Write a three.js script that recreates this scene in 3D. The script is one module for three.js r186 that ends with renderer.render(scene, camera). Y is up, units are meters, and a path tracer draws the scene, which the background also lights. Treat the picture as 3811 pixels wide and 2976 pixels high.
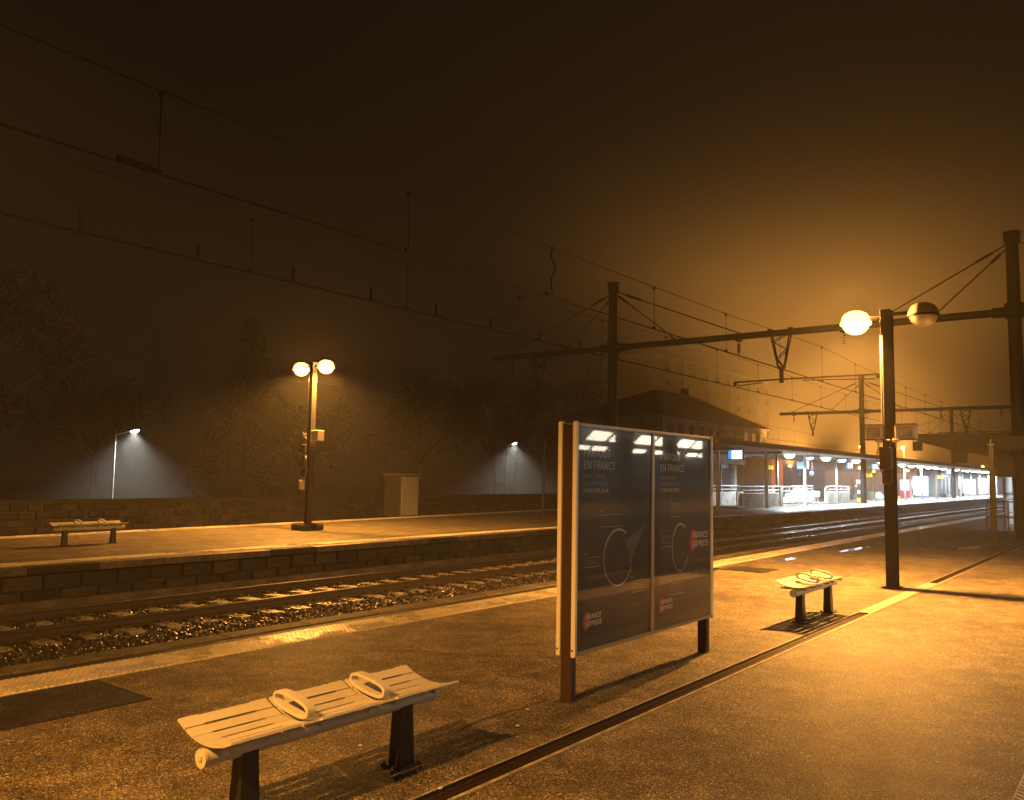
import * as THREE from 'three';
import { mergeGeometries } from 'three/addons/utils/BufferGeometryUtils.js';
import { RoundedBoxGeometry } from 'three/addons/geometries/RoundedBoxGeometry.js';
import { RectAreaLightUniformsLib } from 'three/addons/lights/RectAreaLightUniformsLib.js';

// ---------------------------------------------------------------- camera, sky, exposure
// x runs along the tracks, z = -Z where Z is the distance across them, y = 0 is the platform surface
RectAreaLightUniformsLib.init();
const renderer = new THREE.WebGLRenderer({ antialias: true });
renderer.setSize(1024, 800);
renderer.toneMapping = THREE.LinearToneMapping;
renderer.toneMappingExposure = 1.0;
renderer.shadowMap.enabled = true;
const scene = new THREE.Scene();
const camera = new THREE.PerspectiveCamera(2 * Math.atan(1488 / 3100) * 180 / Math.PI, 1024 / 800, 0.05, 900);
{
  const th = 37.69 * Math.PI / 180, p = 5.17 * Math.PI / 180;
  camera.position.set(0, 1.65, 0);
  camera.lookAt(Math.cos(th) * Math.cos(p), 1.65 + Math.sin(p), -Math.sin(th) * Math.cos(p));
  camera.rotateZ(1.0 * Math.PI / 180);
}
scene.add(camera);
// night sky in fog: one even, very dim brown glow
const SKY = [0.003, 0.0027, 0.0024];
{
  const w = 16, h = 8, d = new Float32Array(w * h * 4);
  for (let i = 0; i < w * h; i++) d.set([...SKY, 1], i * 4);
  const t = new THREE.DataTexture(d, w, h, THREE.RGBAFormat, THREE.FloatType);
  t.mapping = THREE.EquirectangularReflectionMapping; t.magFilter = THREE.LinearFilter; t.needsUpdate = true;
  scene.background = t; scene.environment = t;
}
scene.fog = new THREE.FogExp2(0xffffff, 0.0024);
const SODIUM = new THREE.Color().setRGB(1, 0.41, 0.068), WHITE = new THREE.Color().setRGB(0.76, 0.9, 1);
const I_FIRST = 225, I_NEAR = 510, I_LEFT = 215, I_CANOPY = 160, I_STREET = 1500, I_FOG_LAMP = 6000, I_PARK = 1000;

// ---------------------------------------------------------------- helpers
let seed = 1;
const rnd = () => { seed = (seed * 1664525 + 1013904223) >>> 0; return seed / 4294967296; };
const rr = (a, b) => a + (b - a) * rnd();
const V = (X, y, Z) => new THREE.Vector3(X, y, -Z);
const taken = {};
const numbered = (n) => { const k = taken[n] = (taken[n] ?? -1) + 1; return k ? n + '_' + String(k).padStart(3, '0') : n; };
function finish(o) { o.castShadow = true; o.receiveShadow = true; return o; }
function thing(name, label, category, X = 0, y = 0, Z = 0, group, turn = 0) {
  const o = new THREE.Group(); o.name = numbered(name); o.position.set(X, y, -Z); o.rotation.y = turn;
  o.userData = { label, category }; if (group) o.userData.group = group;
  scene.add(o); return o;
}
function part(name, geo, mat, parent, kind) {
  const m = finish(new THREE.Mesh(Array.isArray(geo) ? merge(geo) : geo, mat)); m.name = name; if (kind) m.userData.kind = kind;
  parent.add(m); return m;
}
function solo(name, geo, mat, label, category, group) {
  const m = part(numbered(name), geo, mat, scene); m.userData = { label, category }; if (group) m.userData.group = group; return m;
}
function structure(name, geo, mat) { const m = part(numbered(name), geo, mat, scene); m.userData.kind = 'structure'; return m; }
function structureGroup(name) { const g = new THREE.Group(); g.name = numbered(name); g.userData.kind = 'structure'; scene.add(g); return g; }
function dup(root, X, y, Z, label, turn) {
  const r = root.clone(); r.userData = { ...root.userData }; r.name = numbered(root.name.replace(/_\d{3}$/, '')); r.position.set(X, y, -Z);
  r.traverse((o) => { if (o.isSpotLight) { const a = o.parent.children.find((q) => q.type === 'Object3D' && !q.isLight); if (a) o.target = a; } });
  if (turn !== undefined) r.rotation.y = turn; if (label) r.userData.label = label; scene.add(r); return r;
}
function merge(list) {
  const l = list.map((g) => { g = g.index ? g.toNonIndexed() : g; for (const k of Object.keys(g.attributes)) if (!['position', 'normal', 'uv'].includes(k)) g.deleteAttribute(k); return g; });
  return l.length === 1 ? l[0] : mergeGeometries(l);
}
// uv in metres from the dominant axis of the normal
function metres(g) {
  g = g.index ? g.toNonIndexed() : g;
  const p = g.attributes.position, n = g.attributes.normal, uv = new Float32Array(p.count * 2);
  for (let i = 0; i < p.count; i++) {
    const ax = Math.abs(n.getX(i)), ay = Math.abs(n.getY(i)), az = Math.abs(n.getZ(i)), x = p.getX(i), y = p.getY(i), z = p.getZ(i);
    uv.set(ay >= ax && ay >= az ? [x, z] : ax > az ? [z, y] : [x, y], i * 2);
  }
  g.setAttribute('uv', new THREE.BufferAttribute(uv, 2)); return g;
}
const bx = (w, h, d, X = 0, y = 0, Z = 0) => new THREE.BoxGeometry(w, h, d).translate(X, y, -Z);
const rbx = (w, h, d, X = 0, y = 0, Z = 0, r = 0.01) => new RoundedBoxGeometry(w, h, d, 2, r).translate(X, y, -Z);
// box between two corners
const bb = (X0, X1, y0, y1, Z0, Z1) => bx(X1 - X0, y1 - y0, Math.abs(Z1 - Z0), (X0 + X1) / 2, (y0 + y1) / 2, (Z0 + Z1) / 2);
const cyl = (r0, r1, h, X = 0, y = 0, Z = 0, n = 16) => new THREE.CylinderGeometry(r1, r0, h, n).translate(X, y + h / 2, -Z);
function rod(a, b, r, n = 8, r2 = r) {
  const d = b.clone().sub(a), g = new THREE.CylinderGeometry(r2, r, d.length(), n);
  g.applyQuaternion(new THREE.Quaternion().setFromUnitVectors(new THREE.Vector3(0, 1, 0), d.clone().normalize()));
  return g.translate((a.x + b.x) / 2, (a.y + b.y) / 2, (a.z + b.z) / 2);
}
const tube = (pts, r, n = 24, k = 8) => new THREE.TubeGeometry(new THREE.CatmullRomCurve3(pts), n, r, k);
const lathe = (pts, n = 24) => new THREE.LatheGeometry(pts.map(([x, y]) => new THREE.Vector2(x, y)), n);
// extrude a profile given as [across, up] along x from X0 to X1; "across" is Z
function profile(pts, X0, X1) {
  const s = new THREE.Shape(pts.map(([a, b]) => new THREE.Vector2(a, b)));
  const g = new THREE.ExtrudeGeometry(s, { depth: X1 - X0, bevelEnabled: false });
  g.rotateY(Math.PI / 2); return g.translate(X0, 0, 0); // shape x -> -z = Z
}
function quadPatch(pts, y) { // flat polygon of [X, Z] at height y
  const s = new THREE.Shape(pts.map(([a, b]) => new THREE.Vector2(a, b)));
  const g = new THREE.ShapeGeometry(s); g.rotateX(-Math.PI / 2); return g.translate(0, y, 0);
}
function slab(pts, y0, y1) { // solid between y0 and y1 over a polygon of [X, Z]
  const s = new THREE.Shape(pts.map(([a, b]) => new THREE.Vector2(a, b)));
  const g = new THREE.ExtrudeGeometry(s, { depth: y1 - y0, bevelEnabled: false }); g.rotateX(-Math.PI / 2); return g.translate(0, y0, 0);
}

// ---------------------------------------------------------------- textures
function dataTexture(n, f, srgb) {
  const d = new Uint8Array(n * n * 4);
  f(d);
  const t = new THREE.DataTexture(d, n, n, THREE.RGBAFormat); t.wrapS = t.wrapT = THREE.RepeatWrapping; t.magFilter = THREE.LinearFilter;
  if (srgb) t.colorSpace = THREE.SRGBColorSpace; t.needsUpdate = true; return t;
}
function noiseGrid(n, cells, s) { // smooth tileable value noise
  seed = s; const g = Float32Array.from({ length: cells * cells }, rnd), out = new Float32Array(n * n);
  for (let j = 0; j < n; j++) for (let i = 0; i < n; i++) {
    const x = i / n * cells, y = j / n * cells, a = Math.floor(x), b = Math.floor(y), u = x - a, v = y - b, U = u * u * (3 - 2 * u), W = v * v * (3 - 2 * v), c = (a + 1) % cells, e = (b + 1) % cells;
    out[j * n + i] = (g[b * cells + a] * (1 - U) + g[b * cells + c] * U) * (1 - W) + (g[e * cells + a] * (1 - U) + g[e * cells + c] * U) * W;
  } return out;
}
// asphalt: bound stones of 4-12 mm
const NA = 2048, AS = 3.2; // pixels, metres
const height = new Float32Array(NA * NA), tone = new Float32Array(NA * NA);
{
  seed = 77; tone.fill(0.34);
  for (let k = 0; k < 240000; k++) {
    const cx = rnd() * NA, cy = rnd() * NA, r = 1.9 + rnd() * rnd() * 3.6, e = rr(0.65, 1), a = rnd() * 3.14, h = rr(0.45, 1), t = rnd() < 0.08 ? rr(1.0, 1.6) : rr(0.42, 0.95), R = Math.ceil(r), ca = Math.cos(a), sa = Math.sin(a);
    for (let j = -R; j <= R; j++) for (let i = -R; i <= R; i++) {
      const u = (i * ca + j * sa) / r, v = (j * ca - i * sa) / (r * e), q = u * u + v * v; if (q > 1) continue;
      const o = ((Math.floor(cy) + j + NA) % NA) * NA + (Math.floor(cx) + i + NA) % NA, hh = h * Math.sqrt(1 - q * 0.85);
      if (hh > height[o]) { height[o] = hh; tone[o] = t; }
    }
  }
}
const soft = noiseGrid(NA, 24, 5), soft2 = noiseGrid(NA, 7, 9);
const asphaltMap = dataTexture(NA, (d) => { for (let i = 0; i < NA * NA; i++) { const v = tone[i] * (0.72 + 0.35 * soft[i] + 0.25 * soft2[i]) * 190; d[i * 4] = Math.min(255, v * 1.03); d[i * 4 + 1] = Math.min(255, v); d[i * 4 + 2] = Math.min(255, v * 0.94); d[i * 4 + 3] = 255; } }, true);
const asphaltBump = dataTexture(NA, (d) => { for (let i = 0; i < NA * NA; i++) { d[i * 4] = d[i * 4 + 1] = d[i * 4 + 2] = height[i] * 255; d[i * 4 + 3] = 255; } });
for (const t of [asphaltMap, asphaltBump]) t.repeat.set(1 / AS, 1 / AS);
// mottled mineral surface, one for map, one for bump
const NM = 1024, m1 = noiseGrid(NM, 8, 21), m2 = noiseGrid(NM, 33, 22), m3 = noiseGrid(NM, 128, 23), m4 = noiseGrid(NM, 410, 24);
const mottle = dataTexture(NM, (d) => { for (let i = 0; i < NM * NM; i++) { const v = 255 * Math.min(1, 0.36 + 0.3 * m1[i] + 0.28 * m2[i] + 0.22 * m3[i] + 0.14 * m4[i]); d[i * 4] = v; d[i * 4 + 1] = v * 0.985; d[i * 4 + 2] = v * 0.96; d[i * 4 + 3] = 255; } }, true);
const grainBump = dataTexture(NM, (d) => { for (let i = 0; i < NM * NM; i++) { const v = 255 * (0.3 * m2[i] + 0.35 * m3[i] + 0.35 * m4[i]); d[i * 4] = d[i * 4 + 1] = d[i * 4 + 2] = v; d[i * 4 + 3] = 255; } });
const damp = dataTexture(NM, (d) => { for (let i = 0; i < NM * NM; i++) { const w = m1[i] * 0.6 + m2[i] * 0.4, v = 255 * Math.min(1, Math.max(0.12, 0.25 + (w - 0.38) * 2.4 + 0.2 * m4[i])); d[i * 4] = d[i * 4 + 1] = d[i * 4 + 2] = v; d[i * 4 + 3] = 255; } });
const paleTex = dataTexture(NM, (d) => { for (let i = 0; i < NM * NM; i++) { const v = 255 * Math.min(1, 0.74 + 0.14 * m1[i] + 0.12 * m2[i] + 0.08 * m3[i] - (m2[i] * m3[i] > 0.52 ? 0.2 : 0)); d[i * 4] = v; d[i * 4 + 1] = v * 0.985; d[i * 4 + 2] = v * 0.96; d[i * 4 + 3] = 255; } }, true);
const scaled = (t, m) => { const c = t.clone(); c.repeat.set(1 / m, 1 / m); c.needsUpdate = true; return c; };
const mottle2 = scaled(mottle, 2.1), grain1 = scaled(grainBump, 0.9), damp2 = scaled(damp, 2.7), mottle05 = scaled(mottle, 0.6), mottle9 = scaled(mottle, 9), paleMottle = scaled(paleTex, 1.7);

// ---------------------------------------------------------------- materials
const rgb = (r, g, b) => new THREE.Color().setRGB(r, g, b);
const std = (c, rough, o = {}) => new THREE.MeshStandardMaterial({ color: c, roughness: rough, ...o });
const phys = (c, rough, spec, o = {}) => new THREE.MeshPhysicalMaterial({ color: c, roughness: rough, specularIntensity: spec, ...o });
const M = {
  asphalt: phys(rgb(0.7, 0.64, 0.56), 0.5, 0.5, { map: asphaltMap, bumpMap: asphaltBump, bumpScale: 0.0045 }),
  wornAsphalt: phys(rgb(0.7, 0.64, 0.56), 0.5, 0.5, { map: asphaltMap, bumpMap: asphaltBump, bumpScale: 0.0045, vertexColors: true }),
  drops: phys(rgb(0.7, 0.65, 0.56), 0.04, 1),
  water: phys(rgb(0.02, 0.018, 0.016), 0.06, 1),
  asphaltDark: phys(rgb(0.16, 0.16, 0.16), 0.45, 0.5, { map: asphaltMap, bumpMap: asphaltBump, bumpScale: 0.004 }),
  concrete: std(rgb(0.42, 0.4, 0.36), 0.7, { map: mottle2, bumpMap: grain1, bumpScale: 0.003 }),
  kerb: std(rgb(0.16, 0.14, 0.12), 0.6, { map: mottle2, bumpMap: grain1, bumpScale: 0.004 }),
  coverConcrete: std(rgb(0.5, 0.46, 0.4), 0.6, { map: mottle05, bumpMap: grain1, bumpScale: 0.002 }),
  strip: std(rgb(0.84, 0.8, 0.72), 0.55, { map: paleMottle, roughnessMap: damp2, bumpMap: grain1, bumpScale: 0.0012 }),
  tar: std(rgb(0.03, 0.028, 0.026), 0.5, { bumpMap: grain1, bumpScale: 0.004 }),
  stone: [0.045, 0.06, 0.03, 0.085].map((v) => std(rgb(v, v * 0.93, v * 0.82), 0.75, { map: mottle05, bumpMap: grain1, bumpScale: 0.01 })),
  mortar: std(rgb(0.09, 0.085, 0.075), 0.9),
  soil: std(rgb(0.05, 0.045, 0.04), 0.9, { map: mottle9 }),
  ballastBed: std(rgb(0.07, 0.062, 0.055), 0.6, { map: asphaltMap.clone(), bumpMap: asphaltBump.clone(), bumpScale: 0.05 }),
  ballast: std(rgb(0.045, 0.04, 0.035), 0.36),
  sleeper: std(rgb(0.42, 0.4, 0.37), 0.5, { map: mottle05, roughnessMap: damp }),
  railSide: std(rgb(0.045, 0.032, 0.024), 0.7),
  railHead: std(rgb(0.5, 0.5, 0.5), 0.22, { metalness: 1 }),
  benchPaint: std(rgb(0.57, 0.55, 0.5), 0.36, { bumpMap: scaled(grainBump, 0.35), bumpScale: 0.0012 }),
  blackPaint: std(rgb(0.018, 0.018, 0.02), 0.38),
  frame: std(rgb(0.8, 0.77, 0.7), 0.36),
  frameThin: std(rgb(0.36, 0.32, 0.26), 0.4, { metalness: 0.5 }),
  postBrown: std(rgb(0.055, 0.032, 0.022), 0.42),
  lampPole: std(rgb(0.06, 0.055, 0.05), 0.35, { metalness: 0.3 }),
  lampCap: std(rgb(0.5, 0.46, 0.4), 0.5),
  greyMetal: std(rgb(0.3, 0.3, 0.3), 0.45, { metalness: 0.4 }),
  darkMetal: std(rgb(0.035, 0.033, 0.032), 0.5),
  mast: phys(rgb(0.02, 0.018, 0.016), 0.6, 0.5),
  wire: phys(rgb(0.012, 0.011, 0.01), 0.6, 0.15),
  lightBox: std(rgb(0.6, 0.56, 0.48), 0.5),
  cream: std(rgb(0.6, 0.59, 0.55), 0.6, { map: mottle2 }),
  whitePaint: std(rgb(0.75, 0.76, 0.76), 0.4),
  ceiling: std(rgb(0.42, 0.43, 0.43), 0.7),
  roofEdge: std(rgb(0.36, 0.36, 0.35), 0.6),
  darkWall: std(rgb(0.12, 0.11, 0.1), 0.7),
  brick: std(rgb(0.26, 0.13, 0.09), 0.8),
  station: std(rgb(0.16, 0.15, 0.14), 0.85, { map: mottle9 }),
  render: std(rgb(0.5, 0.47, 0.42), 0.85),
  slate: std(rgb(0.05, 0.05, 0.055), 0.6),
  glass: new THREE.MeshPhysicalMaterial({ color: 0xffffff, roughness: 0.03, transmission: 1, thickness: 0, ior: 1.5 }),
  dimGlass: std(rgb(0.03, 0.035, 0.04), 0.1),
  yellow: std(rgb(0.75, 0.6, 0.03), 0.5, { emissive: rgb(0.75, 0.62, 0.03), emissiveIntensity: 0.7 }),  // own glow put into the yellow of signs and post base, no lamp inside
  red: std(rgb(0.5, 0.04, 0.05), 0.45),
  bark: std(rgb(0.05, 0.04, 0.03), 0.9),
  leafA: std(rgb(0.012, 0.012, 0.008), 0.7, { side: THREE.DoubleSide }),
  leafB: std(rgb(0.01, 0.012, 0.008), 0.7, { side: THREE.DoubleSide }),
  bin: std(rgb(0.14, 0.17, 0.08), 0.5),
  bag: std(rgb(0.72, 0.73, 0.74), 0.3),
  trainBody: std(rgb(0.05, 0.05, 0.06), 0.4),
  trainDark: std(rgb(0.06, 0.06, 0.065), 0.35),
  trainInside: std(rgb(0.3, 0.28, 0.26), 0.6),
  seat: std(rgb(0.06, 0.07, 0.14), 0.8),
  gum: std(rgb(0.6, 0.57, 0.52), 0.5),
};
M.ballastBed.map.repeat.set(1 / 16, 1 / 16); M.ballastBed.bumpMap.repeat.set(1 / 16, 1 / 16);
const glow = (c, k) => new THREE.MeshStandardMaterial({ color: rgb(0.6, 0.6, 0.6), roughness: 0.4, emissive: c, emissiveIntensity: k });
const G = { sodium: glow(SODIUM, 22), sodiumBloom: glow(SODIUM, 12), white: glow(WHITE, 14), park: glow(rgb(1, 1, 0.9), 20), train: glow(rgb(1, 0.88, 0.66), 15), panel: glow(rgb(0.85, 0.95, 1), 2.6), shop: glow(rgb(0.85, 0.95, 1), 1.6) };
function pointLight(parent, c, I, X, y, Z, size = 4) { const l = new THREE.PointLight(c, I); l.position.set(X, y, -Z); l.castShadow = true; l.shadow.radius = size; parent.add(l); return l; }

// a bowl lamp under a cap throws its light below the horizontal
function downLight(parent, c, I, X, y, Z, size, wide = 1.42, aim = 0, side = 0) { const l = new THREE.SpotLight(c, I, 0, wide, 0.34); l.position.set(X, y, -Z); l.target.position.set(X + aim, y - 1, -Z - side); l.castShadow = true; l.shadow.radius = size; parent.add(l, l.target); return l; }

// ---------------------------------------------------------------- ground and track beds
structure('ground', metres(quadPatch([[-60, -40], [400, -40], [400, 180], [-60, 180]], -0.97)), M.soil);
structure('ballast_bed', metres(slab([[-25, 7.75], [230, 7.75], [230, 14.9], [-25, 14.9]], -0.96, -0.74)), M.ballastBed);
structure('ballast_bed', metres(slab([[-25, -5], [230, -5], [230, -0.9], [-25, -0.9]], -0.96, -0.74)), M.ballastBed);
const farEdge = (X) => 21.75 + 0.088 * (Math.min(Math.max(X, -20), 44) - 8);
structure('ballast_bed', metres(slab([[-25, farEdge(-20) + 0.2], [44, farEdge(44) + 0.2], [230, farEdge(44) + 0.2], [230, 29.2], [-25, 29.2]], -0.96, -0.76)), M.ballastBed);

const railSideGeo = (X0, X1, Z) => metres(profile([[Z - 0.07, -0.7], [Z + 0.07, -0.7], [Z + 0.065, -0.688], [Z + 0.012, -0.67], [Z + 0.012, -0.6], [Z + 0.034, -0.588], [Z + 0.034, -0.562], [Z - 0.034, -0.562], [Z - 0.034, -0.588], [Z - 0.012, -0.6], [Z - 0.012, -0.67], [Z - 0.065, -0.688]], X0, X1));
const sleeperGeo = metres(slab([[-0.13, -1.28], [0.13, -1.28], [0.13, 1.28], [-0.13, 1.28]], -0.84, -0.702));
const clipGeo = merge([-0.72, 0.72].flatMap((z) => [bx(0.09, 0.05, 0.05, 0, -0.68, z - 0.1), bx(0.09, 0.05, 0.05, 0, -0.68, z + 0.1)]));
function track(axis, X0, X1, picked) {
  const t = structureGroup('railway_track');
  for (const s of [-0.75, 0.75]) {
    const r = part('rail', railSideGeo(X0, X1, axis + s), M.railSide, t);
    part('rail_head', bx(X1 - X0, 0.012, 0.06, (X0 + X1) / 2, -0.556, axis + s), M.railHead, r);
  }
  const rest = [];
  for (let X = X0 + 0.3; X < Math.min(X1, 130); X += 0.6) {
    if (picked && X > picked[0] && X < picked[1]) {
      const s = part('sleeper', sleeperGeo, M.sleeper, t); s.position.set(X, rr(-0.004, 0.004), -axis); s.rotation.y = rr(-0.012, 0.012);
      part('rail_clip', clipGeo, M.railSide, s);
    } else rest.push(sleeperGeo.clone().translate(X, 0, -axis));
  }
  part('sleepers_beyond', rest, M.sleeper, t, 'stuff');
}
seed = 3;
track(13.07, -25, 230, [2.5, 62]);
track(9.3, -25, 230);
track(-2.45, -25, 230);
{ // rear track, at a slight angle behind the left platform
  const t = structureGroup('railway_track');
  for (const s of [-0.75, 0.75]) { const r = part('rail', railSideGeo(-25, 230, 26.6 + s), M.railSide, t); part('rail_head', bx(255, 0.012, 0.06, 102.5, -0.556, 26.6 + s), M.railHead, r); }
  const rest = []; for (let X = -20; X < 120; X += 0.6) rest.push(sleeperGeo.clone().translate(X, 0, -26.6));
  part('sleepers_beyond', rest, M.sleeper, t, 'stuff');
}
{ // ballast stones
  seed = 11; const g = new THREE.IcosahedronGeometry(0.034, 0), p = g.attributes.position, mv = {};
  for (let i = 0; i < p.count; i++) { const k = [p.getX(i), p.getY(i), p.getZ(i)].map((x) => x.toFixed(3)).join(); mv[k] ??= rr(0.65, 1.25); p.setXYZ(i, p.getX(i) * mv[k], p.getY(i) * mv[k] * 0.8, p.getZ(i) * mv[k]); }
  g.computeVertexNormals();
  const places = [], q = new THREE.Quaternion(), e = new THREE.Euler(), m = new THREE.Matrix4();
  const fill = (n, X0, X1, Z0, Z1) => { for (let k = 0; k < n; k++) { const X = X0 + (X1 - X0) * Math.pow(rnd(), 1.35), Z = rr(Z0, Z1); e.set(rnd() * 6.3, rnd() * 6.3, rnd() * 6.3); q.setFromEuler(e); const s = rr(0.6, 1.35); places.push(m.clone().compose(new THREE.Vector3(X, -0.738 + rr(-0.012, 0.022), -Z), q, new THREE.Vector3(s, s, s))); } };
  fill(26000, 2, 60, 9.95, 12.4); fill(9000, 2, 60, 12.4, 13.75); fill(5000, 2, 60, 13.9, 14.8); fill(4000, 2, 40, 7.8, 9.95);
  const im = new THREE.InstancedMesh(g, M.ballast, places.length); const c = new THREE.Color();
  places.forEach((x, i) => { im.setMatrixAt(i, x); const v = rr(0.35, 1.2) * (rnd() < 0.05 ? 1.9 : 1); im.setColorAt(i, c.setRGB(v, v * rr(0.86, 1), v * rr(0.72, 0.98))); });
  finish(im); im.name = 'ballast_stones'; im.userData = { kind: 'stuff', label: 'wet grey ballast stones between the rails', category: 'ballast' }; scene.add(im);
}

// ---------------------------------------------------------------- near platform
// ribbed warning strip: slanting ribs on a base
function ribStrip(parent, X0, X1, Z0, Z1, detailTo, slant = -0.66) {
  const s = part('warning_strip', metres(bb(X0, X1, -0.02, 0.006, Z0, Z1)), M.strip, parent);
  const list = [], w = Z1 - Z0 - 0.02;
  for (let X = Math.max(X0 + 0.2, -2); X < detailTo; X += 0.055) {
    const g = new THREE.BoxGeometry(0.026, 0.006, w * Math.hypot(1, slant) - 0.012); g.rotateY(Math.atan(slant)); list.push(g.translate(X, 0.009, -(Z0 + Z1) / 2));
  }
  part('ribs', metres(merge(list)), M.strip, s, 'stuff');
}
const near = structureGroup('platform');
const gutter0 = 2.93, gutter1 = 3.055;
const sheet = (X0, X1, Z0, Z1, y = 0) => metres(quadPatch([[X0, Z0], [X1, Z0], [X1, Z1], [X0, Z1]], y));
part('platform_body', slab([[-25, -0.72], [230, -0.72], [230, 7.4], [-25, 7.4]], -0.96, -0.06), M.kerb, near);
function wornSheet(X0, X1, Z0, Z1, step, s) { // stains, worn patches and old repairs as vertex colours
  const nx = Math.round((X1 - X0) / step), nz = Math.max(2, Math.round((Z1 - Z0) / step)), g = new THREE.PlaneGeometry(X1 - X0, Z1 - Z0, nx, nz); g.rotateX(-Math.PI / 2); g.translate((X0 + X1) / 2, 0, -(Z0 + Z1) / 2);
  const p = g.attributes.position, n = g.attributes.normal, c = new Float32Array(p.count * 3), uv = new Float32Array(p.count * 2), at = (t, x, z, m) => t[(((Math.floor(z / m * NM) % NM) + NM) % NM) * NM + (((Math.floor(x / m * NM) % NM) + NM) % NM)];
  seed = s; const spots = Array.from({ length: 130 }, () => [rr(X0, X0 + 26), rr(Z0, Z1), rr(0.05, 0.28), rr(0.5, 0.85)]);
  for (let i = 0; i < p.count; i++) {
    const x = p.getX(i), z = p.getZ(i); let v = 0.8 + 0.24 * at(m1, x, z, 13) + 0.14 * at(m2, x, z, 17); const w = at(m1, x + 3, z, 5.3) * 0.55 + at(m2, x, z + 2, 6.1) * 0.45; if (w > 0.62) v *= 0.86; if (w < 0.3) v *= 1.07;
    for (const [a, b, r, k] of spots) { const q = Math.hypot(x - a, (z + b) * 1.2) / r + 0.4 * (at(m3, x, z, 3) - 0.5); if (q < 1) v *= k; }
    c.set([v, v * 0.985, v * 0.96], i * 3); uv.set([x, z], i * 2);
  }
  g.setAttribute('color', new THREE.BufferAttribute(c, 3)); g.setAttribute('uv', new THREE.BufferAttribute(uv, 2)); return g;
}
part('asphalt_surface', wornSheet(-25, 35, 0.67, gutter0 - 0.035, 0.1, 61), M.wornAsphalt, near); part('asphalt_surface', wornSheet(-25, 35, gutter1 + 0.02, 6.66, 0.1, 62), M.wornAsphalt, near);
part('asphalt_surface', [sheet(35, 230, 0.67, gutter0 - 0.035), sheet(35, 230, gutter1 + 0.02, 6.66)], M.asphalt, near);
part('edge_joint', [sheet(-25, 230, 7.13, 7.33, -0.008), sheet(-25, 230, -0.45, 0.2, -0.004)], M.tar, near);
seed = 19; // coping stones along the edge
{
  const kerbGeo = [0, 1].map((k) => metres(new RoundedBoxGeometry(0.992, 0.14, 0.25, 1, 0.012)));
  for (let k = 0; k < 62; k++) { const s = part('coping_stone', kerbGeo[k & 1], M.kerb, near); s.position.set(-1.5 + k, -0.06 + rr(-0.004, 0.006), -(7.45 + rr(-0.006, 0.006))); s.rotation.y = rr(-0.003, 0.003); }
  part('coping_beyond', [metres(bb(60.1, 230, -0.13, 0.01, 7.33, 7.57)), metres(bb(-25, -2.01, -0.13, 0.01, 7.33, 7.57)), metres(bb(-25, 230, -0.13, 0.01, -0.7, -0.45))], M.kerb, near);
}
ribStrip(near, -25, 230, 6.66, 7.13, 60);
ribStrip(near, -25, 230, 0.2, 0.67, 30);
// drain along the platform
part('drain_channel', [bb(-25, 230, -0.075, -0.045, gutter0, gutter1), bb(-25, 230, -0.07, 0.002, gutter0 - 0.006, gutter0), bb(-25, 230, -0.07, 0.001, gutter1, gutter1 + 0.006)], M.darkMetal, near);
part('drain_edge', [metres(bb(-25, 11.2, -0.05, 0.004, gutter0 - 0.035, gutter0 - 0.006)), metres(bb(15.3, 230, -0.05, 0.004, gutter0 - 0.035, gutter0 - 0.006)), metres(bb(-25, 11.2, -0.05, 0.002, gutter1 + 0.006, gutter1 + 0.022)), metres(bb(15.3, 230, -0.05, 0.002, gutter1 + 0.006, gutter1 + 0.022))], M.coverConcrete, near);
{
  const bars = []; for (let X = 0.5; X < 30; X += 0.026) if (X < 11.2 || X > 15.3) bars.push(bx(0.012, 0.02, 0.12, X, -0.02, (gutter0 + gutter1) / 2));
  bars.push(bb(-1, 11.2, -0.03, -0.008, gutter0 + 0.035, gutter0 + 0.045), bb(-1, 11.2, -0.03, -0.008, gutter0 + 0.08, gutter0 + 0.09));
  part('drain_grating', bars, std(rgb(0.05, 0.032, 0.025), 0.35, { metalness: 0.5 }), near, 'stuff');
  for (let k = 0; k < 4; k++) part('drain_cover', metres(bb(11.21 + k * 1.02, 12.22 + k * 1.02, -0.04, 0.006, gutter0 - 0.033, gutter1 + 0.02)), M.coverConcrete, near);
}
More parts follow.
